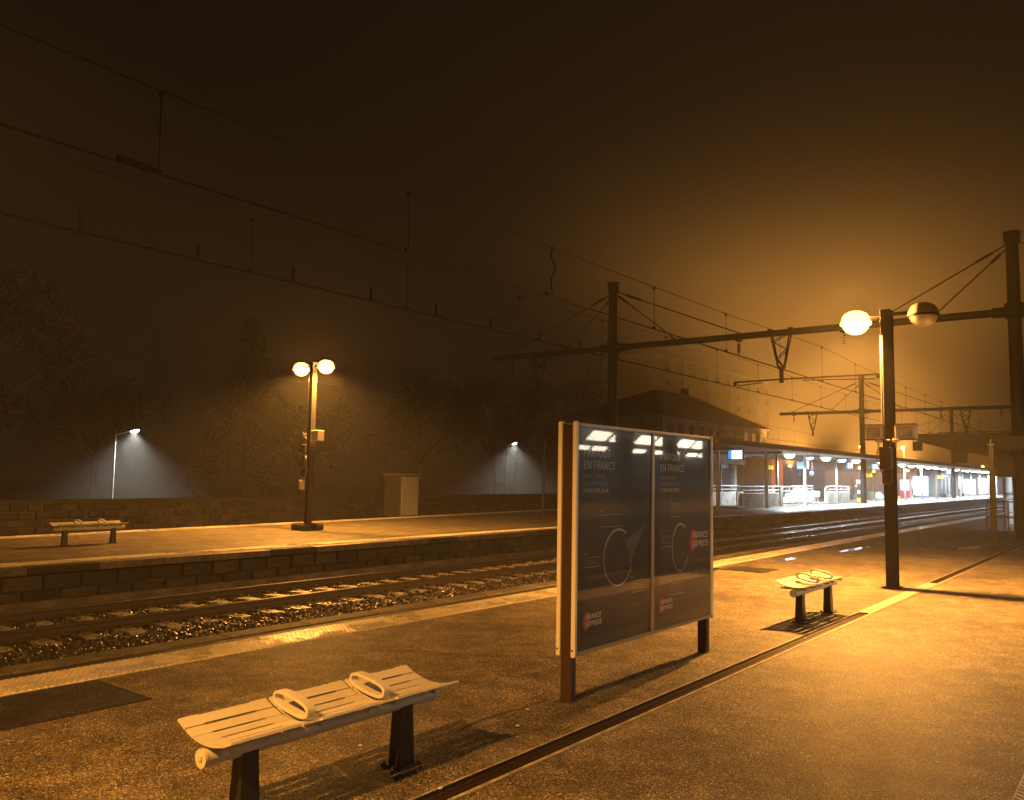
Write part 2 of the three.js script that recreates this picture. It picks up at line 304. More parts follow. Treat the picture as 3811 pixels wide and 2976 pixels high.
{ // cracks and trodden gum
  seed = 31; const ribbon = (pts, w) => { const out = []; for (let i = 0; i + 1 < pts.length; i++) { const [a, b] = pts[i], [c, d] = pts[i + 1], l = Math.hypot(c - a, d - b), nx = -(d - b) / l * w * rr(0.5, 1.1), nz = (c - a) / l * w * rr(0.5, 1.1); out.push([a, b, c, d, nx, nz]); } return out.map(([a, b, c, d, nx, nz]) => quadPatch([[a + nx, b + nz], [a - nx, b - nz], [c - nx, d - nz], [c + nx, d + nz]], 0.004)); };
  const wander = (a, b, c, d, n) => Array.from({ length: n + 1 }, (_, i) => { const t = i / n; return [a + (c - a) * t + (i && i < n ? rr(-0.05, 0.05) : 0), b + (d - b) * t + (i && i < n ? rr(-0.05, 0.05) : 0)]; });
  part('crack', ribbon(wander(5.2, 6.6, 6.6, 3.9, 16), 0.008), M.tar, near); part('crack', ribbon(wander(4.1, 3.65, 5.2, 3.62, 10), 0.009), M.tar, near);
  part('crack', ribbon(wander(7.7, 3.6, 9.3, 4.5, 14), 0.008), M.tar, near); part('crack', ribbon(wander(5.4, 4.3, 7.4, 3.9, 14), 0.006), M.tar, near);
  part('crack', ribbon(wander(5.35, 3.3, 6.3, 3.15, 8), 0.01), M.tar, near);
  const gum = []; for (const [X, Z] of [[4.55, 3.42], [4.9, 3.6], [3.4, 3.06], [3.05, 3.2], [2.98, 3.17], [9.0, 3.0], [3.6, 3.9], [6.1, 1.8], [7.4, 2.2], [5.6, 1.1], [8.2, 4.9], [4.4, 5.2]]) gum.push(new THREE.CylinderGeometry(rr(0.008, 0.014), 0.014, 0.004, 9).translate(X, 0.003, -Z));
  part('trodden_gum', gum, M.gum, near, 'stuff');
}
{ // puddles lying in hollows
  seed = 71; const blob = (X, Z, a, b, turn) => { const pts = []; for (let k = 0; k < 28; k++) { const t = k / 28 * 6.2832, r = 1 + 0.22 * Math.sin(2 * t + turn) + 0.14 * Math.sin(5 * t + turn * 3) + rr(-0.06, 0.06); pts.push([X + a * r * Math.cos(t), Z + b * r * Math.sin(t)]); } return quadPatch(pts, 0.0035); };
  for (const [X, Z, a, b, t] of [[14.45, 6.5, 0.3, 0.1, 1], [21.5, 5.9, 1.0, 0.14, 2], [24.2, 3.9, 0.9, 0.2, 3], [26.4, 3.5, 0.7, 0.13, 5], [17.5, 6.2, 0.5, 0.09, 4]]) structure('puddle', blob(X, Z, a, b, t), M.water);
}
// cable chamber covers
for (const [X0, X1, Z0, Z1, l] of [[2.1, 3.32, 5.8, 6.6, 'dark rectangular chamber cover beside the warning strip, nearest the bench with the long shadow'], [14.62, 15.38, 5.6, 6.42, 'dark rectangular chamber cover with a puddle beside the warning strip, across from the lamp post']]) {
  const t = thing('chamber_cover', l, 'cover', (X0 + X1) / 2, 0, (Z0 + Z1) / 2, 'chamber covers in the near platform'), w = X1 - X0, d = Z1 - Z0;
  part('cover_plate', metres(bx(w - 0.03, 0.014, d - 0.03, 0, 0.003, 0)), M.asphaltDark, t);
  part('cover_frame', [bx(w, 0.012, 0.014, 0, 0.002, d / 2), bx(w, 0.012, 0.014, 0, 0.002, -d / 2), bx(0.014, 0.012, d, w / 2, 0.002, 0), bx(0.014, 0.012, d, -w / 2, 0.002, 0)], M.darkMetal, t);
}

// ---------------------------------------------------------------- left platform
const left = structureGroup('platform');
part('platform_body', slab([[-25, 15.08], [230, 15.08], [230, 24.7], [44, 24.7], [-25, farEdge(-20) - 0.05]], -0.96, -0.13), M.kerb, left);
part('asphalt_surface', [metres(slab([[-25, 15.62], [230, 15.62], [230, 17.36], [-25, 17.36]], -0.125, 0)), metres(slab([[-25, 17.4], [230, 17.4], [230, 24.0], [44, 24.0], [-25, farEdge(-20) - 0.75]], -0.125, 0))], M.asphalt, left);
part('drain_joint', sheet(-25, 230, 17.36, 17.4, -0.01), M.tar, left);
ribStrip(left, -25, 230, 15.16, 15.62, 52);
{ // far warning strip follows the slanting rear edge
  const a = Math.atan(0.088), L = 68, g = new THREE.Group(); g.position.set(12, 0, -(farEdge(12) - 0.42)); g.rotation.y = a; g.name = 'edge_strip'; left.add(g);
  const s = part('warning_strip', metres(bb(-L / 2, L / 2, -0.1, 0.006, -0.3, 0.25)), M.strip, g);
  const list = []; for (let X = -12; X < 28; X += 0.055) { const q = new THREE.BoxGeometry(0.026, 0.006, 0.58); q.rotateY(-0.58); list.push(q.translate(X, 0.009, 0.02)); }
  part('ribs', metres(merge(list)), M.strip, g, 'stuff');
}
seed = 41;
{ // coping and stone facing of the left platform edge
  const cop = metres(new RoundedBoxGeometry(1.19, 0.13, 0.31, 1, 0.015));
  for (let k = 0; k < 56; k++) { const s = part('coping_stone', cop, k % 4 ? M.kerb : M.stone[0], left); s.position.set(2 + k * 1.2, -0.068 + rr(-0.004, 0.004), -(15.0 + rr(-0.012, 0.012))); }
  part('coping_beyond', [metres(bb(68.8, 230, -0.13, 0, 14.84, 15.15)), metres(bb(-25, 1.38, -0.13, 0, 14.84, 15.15))], M.kerb, left);
  const blocks = [0, 1, 2, 3].map(() => metres(new RoundedBoxGeometry(rr(0.5, 0.62), rr(0.24, 0.27), 0.14, 1, 0.02)));
  for (let row = 0; row < 2; row++) for (let k = 0; k < 100; k++) { const s = part('facing_stone', blocks[Math.floor(rnd() * 4)], M.stone[Math.floor(rnd() * 4)], left); s.position.set(3 + k * 0.64 + row * 0.3, -0.28 - row * 0.285, -(15.06 + rr(-0.02, 0.015))); }
  part('cable_duct', metres(bb(-25, 230, -0.74, -0.56, 14.72, 14.86)), M.kerb, left);
}

// ---------------------------------------------------------------- stone wall behind the rear track
{
  seed = 57; const wall = thing('stone_wall', 'low rough stone boundary wall with a flat coping behind the far track', 'wall', 0, 0, 29.6);
  part('wall_core', bb(-25, 64, -0.97, 0.42, 0.06, 0.4), M.mortar, wall);
  part('wall_coping', [metres(bb(-25, 64, 0.42, 0.56, -0.06, 0.46))], M.stone[0], wall);
  const geos = Array.from({ length: 6 }, () => metres(new RoundedBoxGeometry(rr(0.42, 0.6), rr(0.2, 0.24), 0.16, 1, 0.03)));
  const rest = [];
  for (let row = 0; row < 5; row++) for (let k = 0; k < 150; k++) {
    const X = -20 + k * 0.56 + (row % 2) * 0.28 + rr(-0.04, 0.04), y = 0.3 - row * 0.26 + rr(-0.015, 0.015), g = geos[Math.floor(rnd() * 6)], dz = rr(-0.03, 0.03);
    if (row < 4 && X > 8 && X < 50) { const s = part('stone', g, M.stone[Math.floor(rnd() * 4)], wall); s.position.set(X, y, -(0.05 + dz)); } else rest.push(g.clone().translate(X, y, -(0.05 + dz)));
  }
  part('stones_beyond', rest, M.stone[1], wall, 'stuff');
}

// ---------------------------------------------------------------- benches
function makeBench() {
  const t = thing('bench', '', 'bench', 0, 0, 0, 'metal benches on the platforms');
  const slatShape = (() => { const s = new THREE.Shape(), a = 0.243, w = 0.0355, n = 0.0305; s.moveTo(-a, -w); s.lineTo(-0.15, -w); s.lineTo(-0.142, -n); s.lineTo(0.142, -n); s.lineTo(0.15, -w); s.lineTo(a, -w); s.lineTo(a, w); s.lineTo(0.15, w); s.lineTo(0.142, n); s.lineTo(-0.142, n); s.lineTo(-0.15, w); s.lineTo(-a, w); return s; })();
  const slat = new THREE.ExtrudeGeometry(slatShape, { depth: 0.012, bevelEnabled: false }); slat.rotateX(-Math.PI / 2); slat.translate(0, -0.012, 0); const slatG = metres(slat);
  const prof = (u) => 0.478 - 0.055 * (1 - u * u) + 0.012 * u; // u = -1 front .. 1 back
  for (const cx of [-0.51, 0, 0.51]) {
    const seat = new THREE.Group(); seat.name = 'seat'; t.add(seat); seat.position.set(cx, 0, 0);
    for (let k = 0; k < 6; k++) {
      const u = (k - 2.5) / 3, du = 0.01, m = part('slat', slatG, M.benchPaint, seat);
      m.position.set(0, prof(u), -u * 0.216); m.rotation.x = Math.atan2(prof(u + du) - prof(u - du), 2 * du * 0.216);
    }
    seed = 500 + Math.round(cx * 100); const drops = [];
    for (let k = 0; k < 240; k++) { const u = rr(-0.95, 0.95), r = rr(0.0012, 0.003), q = new THREE.IcosahedronGeometry(r, 0); q.scale(1, 0.5, 1); q.deleteAttribute('uv'); q.setAttribute('uv', new THREE.BufferAttribute(new Float32Array(q.attributes.position.count * 2), 2)); drops.push(q.translate(rr(-0.23, 0.23), prof(u) + 0.001, -u * 0.216)); }
    part('water_drops', drops, M.drops, seat, 'stuff');
    for (const x of [-0.16, 0.16]) part('bracket', bx(0.04, 0.02, 0.3, x, 0.4, 0.02), M.benchPaint, seat);
  }
  const loop = (k) => { const p = []; for (let i = 0; i < 40; i++) { const a = i / 40 * 6.2832, c = Math.cos(a), s = Math.sin(a), ex = 0.72; p.push([Math.sign(c) * Math.abs(c) ** ex * (0.138 - k), Math.sign(s) * Math.abs(s) ** ex * (0.042 - k)]); } return p; };
  const hoop = new THREE.Shape(loop(0).map(([a, b]) => new THREE.Vector2(a, b))); hoop.holes.push(new THREE.Path(loop(0.011).map(([a, b]) => new THREE.Vector2(a, b))));
  const hg = new THREE.ExtrudeGeometry(hoop, { depth: 0.05, bevelEnabled: true, bevelSize: 0.003, bevelThickness: 0.003, bevelSegments: 1 }); hg.rotateZ(0.16); hg.rotateY(Math.PI / 2);
  for (const x of [-0.255, 0.255]) { const m = part('armrest', hg, M.benchPaint, t); m.position.set(x - 0.025, 0.494, 0.005); }
  const beam = part('beam', [(() => { const g = new THREE.CylinderGeometry(0.04, 0.04, 1.5, 20); g.rotateZ(Math.PI / 2); return g.translate(0, 0.352, 0); })()], M.benchPaint, t);
  for (const x of [-0.755, 0.755]) part('end_cap', [(() => { const g = new THREE.CylinderGeometry(0.043, 0.043, 0.014, 20); g.rotateZ(Math.PI / 2); return g.translate(x, 0.352, 0); })(), bx(0.03, 0.02, 0.03, x, 0.355, 0)], M.lightBox, beam);
  for (const x of [-0.52, 0.52]) {
    const leg = new THREE.CylinderGeometry(0.062, 0.08, 0.335, 4, 1); leg.rotateY(Math.PI / 4); leg.scale(1, 1, 0.85);
    part('foot_plate', [rbx(0.17, 0.012, 0.16, x, 0.006, 0, 0.003), ...[[-1, -1], [1, -1], [-1, 1], [1, 1]].map(([a, b]) => cyl(0.008, 0.008, 0.014, x + a * 0.07, 0.01, b * 0.065, 6))], M.darkMetal, t);
    part('leg', [leg.toNonIndexed().translate(x, 0.1675, 0)], M.blackPaint, t).geometry.computeVertexNormals();
  }
  return t;
}
const bench = makeBench();
bench.position.set(3.0, 0, -3.47); bench.userData.label = 'cream slatted metal bench with a long shadow, beside the poster board';
dup(bench, 10.45, 0, 3.36, 'cream slatted metal bench between the poster board and the nearer lamp post');
dup(bench, 8.88, 0, 18.36, 'cream slatted metal bench on the platform across the tracks');

// ---------------------------------------------------------------- poster board
function posterTexture(second) {
  const w = 560, h = 860, cv = document.createElement('canvas'); cv.width = w; cv.height = h; const c = cv.getContext('2d');
  c.fillStyle = '#07070c'; c.fillRect(0, 0, w, h);
  seed = second ? 5 : 6;
  for (let k = 0; k < 260; k++) { c.globalAlpha = 0.035; c.fillStyle = rnd() < 0.5 ? '#2a2d44' : '#020206'; c.beginPath(); c.arc(rnd() * w, rnd() * h, rr(10, 90), 0, 7); c.fill(); }
  c.globalAlpha = 1;
  const txt = (s, x, y, size, col = '#b9b3a8', bold = '') => { c.fillStyle = col; c.font = bold + ' ' + size + 'px sans-serif'; c.fillText(s, x, y); };
  const ox = second ? 40 : 18;
  txt('PARTOUT', ox, 92, 50); txt('EN FRANCE', ox, 146, 50);
  txt('NOUS LIVRONS', ox, 186, 25, '#98928a'); txt('LES ENTREPRISES', ox, 217, 25, '#98928a'); txt('2 FOIS PAR JOUR.', ox, 248, 25, '#b9b3a8', 'bold');
  const block = (x, y, bw, n) => { c.fillStyle = '#8d887f'; c.beginPath(); c.arc(x + 6, y, 6, 0, 7); c.fill(); c.fillRect(x, y + 16, bw, 3); for (let k = 0; k < n; k++) { c.globalAlpha = 0.6; for (let q = 0; q < bw * 0.8;) { const l = rr(6, 22); c.fillRect(x + q, y + 28 + k * 11, l, 5); q += l + 5; } c.globalAlpha = 1; } c.fillRect(x, y + 34 + n * 11, bw, 4); };
  const ring = (x, y, rx, ry) => { c.strokeStyle = '#a5a2a0'; c.lineWidth = 6; c.beginPath(); c.ellipse(x, y, rx, ry, 0, 0.4, 3.6); c.stroke(); c.lineWidth = 11; c.beginPath(); c.ellipse(x, y, rx, ry, 0, 3.6, 5.3); c.stroke(); c.lineWidth = 2; c.globalAlpha = 0.5; c.beginPath(); c.ellipse(x, y, rx * 0.82, ry * 0.82, 0, 2.8, 5.6); c.stroke(); c.globalAlpha = 1; };
  const logo = (x, y, s) => { c.fillStyle = '#b4452e'; c.beginPath(); c.ellipse(x, y, 20 * s, 30 * s, 0.15, 0, 7); c.fill(); c.fillStyle = '#c9c2b4'; c.font = 'italic bold ' + Math.round(24 * s) + 'px sans-serif'; c.fillText('FRANCE', x - 4 * s, y - 4 * s); c.fillText('EXPRESS', x - 6 * s, y + 20 * s); };
  for (let k = 0; k < 9; k++) { c.globalAlpha = 0.06; c.fillStyle = '#4a5a86'; c.beginPath(); const x = rr(0, w), q = rr(30, 120); c.moveTo(x, h * 0.35); c.lineTo(x + q, h * 0.35); c.lineTo(x + q - 260, h); c.lineTo(x - 300, h); c.fill(); } for (let k = 0; k < 60; k++) { c.globalAlpha = rr(0.05, 0.25); c.fillStyle = '#8f9ab8'; c.fillRect(rr(0, w), rr(h * 0.3, h * 0.8), rr(1, 4), rr(1, 3)); } c.globalAlpha = 1;
  if (!second) {
    block(150, 330, 190, 3); block(36, 508, 120, 2); block(410, 640, 120, 3);
    ring(300, 540, 120, 125);
    c.fillStyle = '#5a5852'; c.beginPath(); c.moveTo(350, 470); c.lineTo(540, 400); c.lineTo(440, 520); c.lineTo(400, 590); c.closePath(); c.fill();
    c.fillStyle = '#2b2724'; c.beginPath(); c.moveTo(250, 560); c.lineTo(380, 500); c.lineTo(390, 560); c.lineTo(290, 620); c.closePath(); c.fill();
    logo(52, 790, 1.25); txt('www.france-express.com', 340, 772, 14, '#77726a');
  } else {
    block(150, 292, 110, 4); block(50, 450, 110, 3); block(140, 690, 150, 3);
    ring(250, 530, 86, 118); logo(390, 500, 1.9); c.fillStyle = '#55524e'; c.beginPath(); c.arc(420, 672, 18, 0, 7); c.stroke();
    logo(56, 800, 1.2); txt('www.france-express.com', 340, 782, 14, '#77726a');
  }
  const t = new THREE.CanvasTexture(cv); t.colorSpace = THREE.SRGBColorSpace; return t;
}
{
  const t = thing('poster_board', 'freestanding double poster board with cream edges and two dark glazed posters', 'poster board', 6.435, 0, 3.503);
  const Wd = 2.43, y0 = 0.335, y1 = 2.055, hh = y1 - y0, fz = 0.06;
  for (const s of [-1, 1]) part('post', rbx(0.07, 2.03, 0.092, s * (Wd / 2 - 0.05), 1.015, 0, 0.006), M.postBrown, t);
  part('core_panel', bx(Wd - 0.2, hh - 0.06, 0.088, 0, (y0 + y1) / 2, 0), M.blackPaint, t);
  for (const side of [-1, 1]) { // -1 faces the near track
    const f = new THREE.Group(); f.name = 'frame'; t.add(f); f.position.z = -side * 0.066;
    for (const s of [-1, 1]) { const r = part('side_rail', rbx(0.04, hh + 0.02, 0.038, s * (Wd / 2 - 0.02), (y0 + y1) / 2, 0, 0.012), M.frame, f); }
    part('frame_rail', [rbx(Wd - 0.082, 0.026, 0.036, 0, y1 - 0.013, 0, 0.007), rbx(Wd - 0.082, 0.026, 0.036, 0, y0 + 0.013, 0, 0.007), rbx(0.04, hh - 0.056, 0.036, 0, (y0 + y1) / 2, 0, 0.007)], M.frameThin, f);
    for (const s of [-1, 1]) { const g = new THREE.CylinderGeometry(0.007, 0.007, 0.006, 10); g.rotateZ(Math.PI / 2); part('screw', g.translate(s * (Wd / 2 + 0.003), y0 + 0.045, 0), M.blackPaint, f); }
    for (const [k, s] of [[0, -1], [1, 1]]) {
      const pw = Wd / 2 - 0.062, cx = s * (Wd / 4 - 0.01);
      const back = part('black_surround', bx(pw, hh - 0.054, 0.01, cx, (y0 + y1) / 2, -side * 0.006), M.blackPaint, f);
      const pg = new THREE.PlaneGeometry(pw - 0.1, hh - 0.2); if (side > 0) pg.rotateY(Math.PI); pg.translate(cx, (y0 + y1) / 2 + 0.012, side > 0 ? -0.013 : 0.0015);
      if (side < 0) part('poster', pg, std(rgb(1, 1, 1), 0.5, { map: posterTexture(k === 1) }), f);
      const gg = new THREE.PlaneGeometry(pw - 0.002, hh - 0.056).translate(cx, (y0 + y1) / 2, 0.008); if (side > 0) gg.rotateY(Math.PI);
      part('glass_pane', gg, M.glass, f);
    }
  }
}

// ---------------------------------------------------------------- platform lamp posts
const capGeo = lathe([[0.001, 0.2], [0.1, 0.188], [0.17, 0.15], [0.212, 0.09], [0.228, 0.02], [0.23, 0], [0.222, 0], [0.2, 0.085], [0.15, 0.14], [0.001, 0.18]], 32);
const ringGeo = lathe([[0.226, 0.004], [0.242, 0.004], [0.242, -0.028], [0.215, -0.028]], 32);
const bowlGeo = lathe([[0.001, -0.19], [0.08, -0.178], [0.145, -0.142], [0.188, -0.09], [0.21, -0.03], [0.212, -0.006]], 32);
const bowlDark = new THREE.MeshPhysicalMaterial({ color: rgb(0.85, 0.83, 0.8), roughness: 0.35, transmission: 0.5, thickness: 0 });
function lampPost(X, Z, H, heads, label, build, turned, wide = 1.43, leak = 26, aim = 0, side = 0) {
  const t = thing('platform_lamp_post', label, 'lamp post', X, 0, Z, 'sodium lamp posts on the platforms');
  // I-section column: two flanges and a web
  part('column', turned ? [rbx(0.016, H, 0.165, 0.072, H / 2, 0, 0.004), rbx(0.016, H, 0.165, -0.072, H / 2, 0, 0.004), bx(0.13, H - 0.01, 0.014, 0, H / 2, 0)] : [rbx(0.165, H, 0.016, 0, H / 2, 0.072, 0.004), rbx(0.165, H, 0.016, 0, H / 2, -0.072, 0.004), bx(0.014, H - 0.01, 0.13, 0, H / 2, 0)], turned ? M.mast : M.lampPole, t);  // turned column takes the darker mast colour to look backlit
  part('base_plate', rbx(0.26, 0.02, 0.24, 0, 0.01, 0, 0.005), M.darkMetal, t);
  for (const [dz, dy, lit, I] of heads) {
    const h = new THREE.Group(); h.name = 'lamp_head'; h.position.set(0, H - 0.17 + dy, -dz); t.add(h);
    part('lamp_cap', capGeo, lit ? G.sodiumBloom : M.lampCap, h); part('lamp_ring', ringGeo, lit ? G.sodiumBloom : M.darkMetal, h);  // glow on a lit cap and ring stands in for lamp bloom
    part('lamp_arm', [rod(V(0, 0.06, -Math.sign(dz) * 0.2), V(0, 0.06, -dz + Math.sign(dz) * 0.07), 0.03, 10)], M.lampPole, h);
    part('lamp_bowl', bowlGeo, lit ? G.sodium : bowlDark, h);
    if (lit) { downLight(h, SODIUM, I, 0, -0.09, 0, 5, wide, aim, side); if (leak) pointLight(h, SODIUM, leak, 0, 0.1, 0, 5); }
  }
  build?.(t); return t;
}
const speakerBox = (t, x, y, z, w, h, d) => { const b = part('display_box', rbx(w, h, d, x, y, z, 0.012), M.lightBox, t); part('display_face', rbx(w - 0.05, h - 0.05, 0.01, x, y, z - d / 2 - 0.003, 0.004), M.cream, b); part('display_lid', [bx(w + 0.02, 0.014, d + 0.02, x, y + h / 2 + 0.006, z)], M.darkMetal, b); };
lampPost(14.2, 3.35, 4.42, [[0.48, 0, true, I_NEAR], [-0.54, 0.03, false, 0]], 'lamp post with one glowing sodium lamp and one unlit globe, standing past the second bench', (t) => {
  const turnBox = (z, w) => { const b = new THREE.Group(); b.name = 'information_box'; b.position.set(-0.04, 2.44, -z); t.add(b); part('box_shell', rbx(0.2, 0.23, w, 0, 0, 0, 0.015), M.lightBox, b); part('box_face', [rbx(0.008, 0.16, w - 0.08, -0.102, -0.012, 0, 0.003)], M.cream, b); for (const y of [0.118, -0.118]) part('box_edge', bx(0.215, 0.012, w + 0.012, 0, y, 0), M.postBrown, b); };
  turnBox(0.2, 0.27); turnBox(-0.26, 0.3);
  for (const z of [0.14, -0.12]) part('camera', [rbx(0.1, 0.05, 0.09, -0.1, 2.3, z, 0.01), rod(V(-0.1, 2.2, z), V(-0.1, 2.28, z), 0.014)], M.lightBox, t);
  part('junction_box', [rbx(0.13, 0.36, 0.19, -0.1, 2.02, 0.03, 0.02), rbx(0.1, 0.2, 0.15, -0.08, 1.72, 0.02, 0.02), rbx(0.07, 0.14, 0.1, -0.12, 2.25, 0, 0.02)], M.postBrown, t);
  part('cable', [tube([V(-0.11, 2.2, 0.12), V(-0.12, 2.1, 0.17), V(-0.12, 1.95, 0.16), V(-0.1, 1.8, 0.1)], 0.009), rod(V(-0.07, 2.3, 0.085), V(-0.05, 4.0, 0.085), 0.012), rod(V(-0.09, 2.3, 0.05), V(-0.09, 4.0, 0.05), 0.009)], M.greyMetal, t);
}, true, 1.23, 150);
lampPost(-1.4, 3.35, 4.42, [[-0.5, 0, true, I_FIRST], [0.5, 0, false, 0]], 'lamp post with one glowing sodium lamp, out of view before the first bench', null, true, 0.86, 0, 0.6, 0.5);  // out of view, aimed sideways to light the bench and poster edge
lampPost(15.4, 19.16, 4.8, [[0.55, 0, true, I_LEFT], [-0.55, 0, true, I_LEFT]], 'lamp post with two glowing sodium lamps on the platform across the tracks', (t) => {
  seed = 88;
  for (const [x, z] of [[-0.2, 0.16], [0.2, 0.16], [-0.2, -0.16], [0.2, -0.16]]) part('footing_block', rbx(0.34, 0.2, 0.28, x, 0.1, z, 0.06), M.stone[1], t);
  part('speaker_box', rbx(0.24, 0.3, 0.3, -0.02, 2.68, -0.32, 0.02), M.lightBox, t); part('camera', [rbx(0.1, 0.12, 0.06, -0.05, 2.7, 0.22, 0.01), rod(V(-0.05, 2.65, 0.2), V(-0.03, 2.55, 0.08), 0.015)], M.lightBox, t);
  part('meter_box', rbx(0.16, 0.27, 0.17, -0.06, 1.28, 0.2, 0.015), M.whitePaint, t);
  part('junction_box', [rbx(0.14, 0.34, 0.18, -0.1, 1.95, 0.14, 0.02), rbx(0.12, 0.26, 0.14, -0.1, 2.3, 0.12, 0.02), rbx(0.12, 0.24, 0.14, -0.1, 1.62, 0.12, 0.02)], M.darkMetal, t);
  part('cable', [tube([V(-0.1, 2.1, 0.05), V(-0.16, 2.0, -0.02), V(-0.15, 1.85, -0.03), V(-0.12, 1.75, 0.02)], 0.014), tube([V(-0.1, 1.75, 0.0), V(-0.16, 1.62, -0.05), V(-0.14, 1.5, 0.02), V(-0.1, 1.45, 0.1)], 0.014), rod(V(-0.05, 1.4, 0.1), V(-0.05, 4.5, 0.1), 0.014)], M.greyMetal, t);
});
{ // thin post and cabinet on the left platform
  const t = thing('thin_pole', 'thin dark steel pole standing alone on the platform across the tracks', 'pole', 27.6, 0, 19.63);
  part('pole', cyl(0.06, 0.05, 2.9), M.lampPole, t); part('pole_foot', cyl(0.11, 0.1, 0.03), M.darkMetal, t);
  const k = thing('electrical_cabinet', 'tall grey electrical cabinet with double doors in front of the stone wall', 'cabinet', 23.4, 0, 23.1);
  part('cabinet_body', rbx(1.0, 1.58, 0.9, 0.02, 0.79, 0.4, 0.02), M.darkMetal, k);  // dark body colour stands in for the unlit side, doors paler as lit
  for (const s of [0, 1]) { const d = part('cabinet_door', rbx(0.45, 1.48, 0.03, -0.21 + s * 0.465, 0.78, -0.065, 0.008), M.greyMetal, k); part('hinge_rail', [0, 1, 2].map((q) => bx(0.012, 1.44, 0.012, -0.32 + s * 0.465 + q * 0.11, 0.78, -0.085)), M.greyMetal, d); }
  part('cabinet_lid', rbx(1.14, 0.07, 1.04, 0.02, 1.615, 0.4, 0.015), M.darkWall, k);
}

// ---------------------------------------------------------------- overhead line portals
function insulator(x, y0, y1, z) { const l = [rod(V(x, y0, z), V(x, y1, z), 0.018, 6)]; for (let k = 0; k < 4; k++) l.push(cyl(0.075, 0.05, 0.05, x, y1 + (y0 - y1) * (0.25 + k * 0.15), z, 10)); return l; }
function makePortal() {
  const t = thing('catenary_portal', '', 'portal', 0, 0, 0, 'overhead line portals across the tracks'), Y = 7.05;
  for (const z of [17.88, 3.32]) {
    const m = part('mast', cyl(0.215, 0.18, z > 10 ? 9.8 : 9.55, 0, 0, z, 20), M.mast, t), top = z > 10 ? 9.8 : 9.55;
    part('mast_collar', [cyl(0.27, 0.27, 0.45, 0, Y - 0.2, z, 20), rod(V(0, Y, z - 0.6), V(0, Y, z + 0.6), 0.17, 14)], M.mast, m); part('mast_cap', [cyl(0.23, 0.23, 0.3, 0, top - 0.28, z, 20), cyl(0.26, 0.25, 0.06, 0, top - 0.02, z, 20)], M.mast, m);
  }
  part('beam', [rod(V(0, Y, 24.3), V(0, Y, -6), 0.125, 16)], M.mast, t);
  const stay = (z0, z1, y0) => { const a = V(0.16, y0, z0), b = V(0.05, Y + 0.12, z1), c = a.clone().lerp(b, 0.12), d = a.clone().lerp(b, 0.24); part('stay_rod', [rod(a, b, 0.024, 8), rod(c, d, 0.05, 8)], M.mast, t); };
  stay(17.7, 23.4, 9.55); stay(17.7, 20.3, 9.5); stay(18, 15, 9.5); stay(18, 12.3, 9.55); stay(3.4, 7.4, 9.3); stay(3.4, 5.6, 9.2); stay(3.2, -1.5, 9.3);
  for (const z of [21.66, 10.73]) { // lattice drop bracket
    const l = []; for (const s of [-1, 1]) for (const x of [-0.12, 0.12]) l.push(rod(V(x, Y, z + s * 0.36), V(x * 0.3, Y - 1.35, z + s * 0.1), 0.028, 6));
    for (let k = 0; k < 4; k++) { const w = (q) => 0.36 - 0.26 * q / 4; for (const x of [-0.1, 0.1]) l.push(rod(V(x, Y - k * 0.32, z + w(k) * (k & 1 ? 1 : -1)), V(x * 0.9, Y - (k + 1) * 0.32, z - w(k + 1) * (k & 1 ? 1 : -1)), 0.018, 6)); }
    l.push(rod(V(0, Y - 1.25, z), V(0, Y - 1.85, z), 0.08, 10)); l.push(bx(0.3, 0.1, 0.16, 0, Y + 0.1, z - 0.38), bx(0.3, 0.1, 0.16, 0, Y + 0.1, z + 0.38));
    part('drop_bracket', l, M.mast, t);
  }
  for (const z of [23.15, 12.35, 8.5]) part('insulator', [bx(0.2, 0.08, 0.2, 0, Y - 0.15, z), ...insulator(0, Y - 0.15, Y - 0.75, z)], M.mast, t);
  for (const [a, b] of [[10.7, 12.5], [10.7, 7.4]]) { const s = Math.sign(b - a); part('registration_arm', [rod(V(0, 5.33, a), V(0, 5.31, b), 0.03, 8), rod(V(0, 5.5 - 0.25, a + s * 0.75), V(0.02, 5.16, b - s * 0.1), 0.02, 8), bx(0.1, 0.16, 0.1, 0, 5.25, b)], M.mast, t); }
  return t;
}
const portal = makePortal(); portal.position.set(30, 0, 0); portal.userData.label = 'overhead line portal rising behind the poster board, its beam stayed from two thick masts';
dup(portal, 67.5, 0, 0, 'overhead line portal rising above the lit canopy, second from the poster board');
dup(portal, 103.5, 0, 0, 'faint overhead line portal deep in the fog, third from the poster board');

// ---------------------------------------------------------------- overhead wires
function overheadLine(Z, yc, ym, drops, stubs, label, rC = 0.013, rM = 0.008) {
  const t = thing('overhead_line', label, 'wire', 0, 0, 0, 'overhead lines above the tracks');
  const sag = (X) => { const u = ((X - 30) / 37 % 1 + 1) % 1; return ym + 0.28 * (4 * (u - 0.5) ** 2) - 0.12; };
  const l = []; for (let X = -22; X < 140; X += 3.7) l.push(rod(V(X, sag(X), Z), V(X + 3.7, sag(X + 3.7), Z), rM, 6));
  part('messenger_wire', l, M.wire, t); part('contact_wire', [rod(V(-22, yc, Z), V(140, yc, Z), rC, 8)], M.wire, t);
  for (const X of drops) part('dropper', [rod(V(X, sag(X), Z), V(X + 0.02, yc, Z), 0.007, 6), bx(0.1, 0.05, 0.05, X, yc + 0.03, Z), bx(0.05, 0.07, 0.04, X, sag(X) - 0.03, Z)], M.wire, t);
  for (const X of stubs) part('clamp', [bx(0.035, 0.3, 0.03, X, yc + 0.16, Z)], M.wire, t);
  return t;
}
const every = (a, b, s) => { const l = []; for (let x = a; x < b; x += s) l.push(x); return l; };
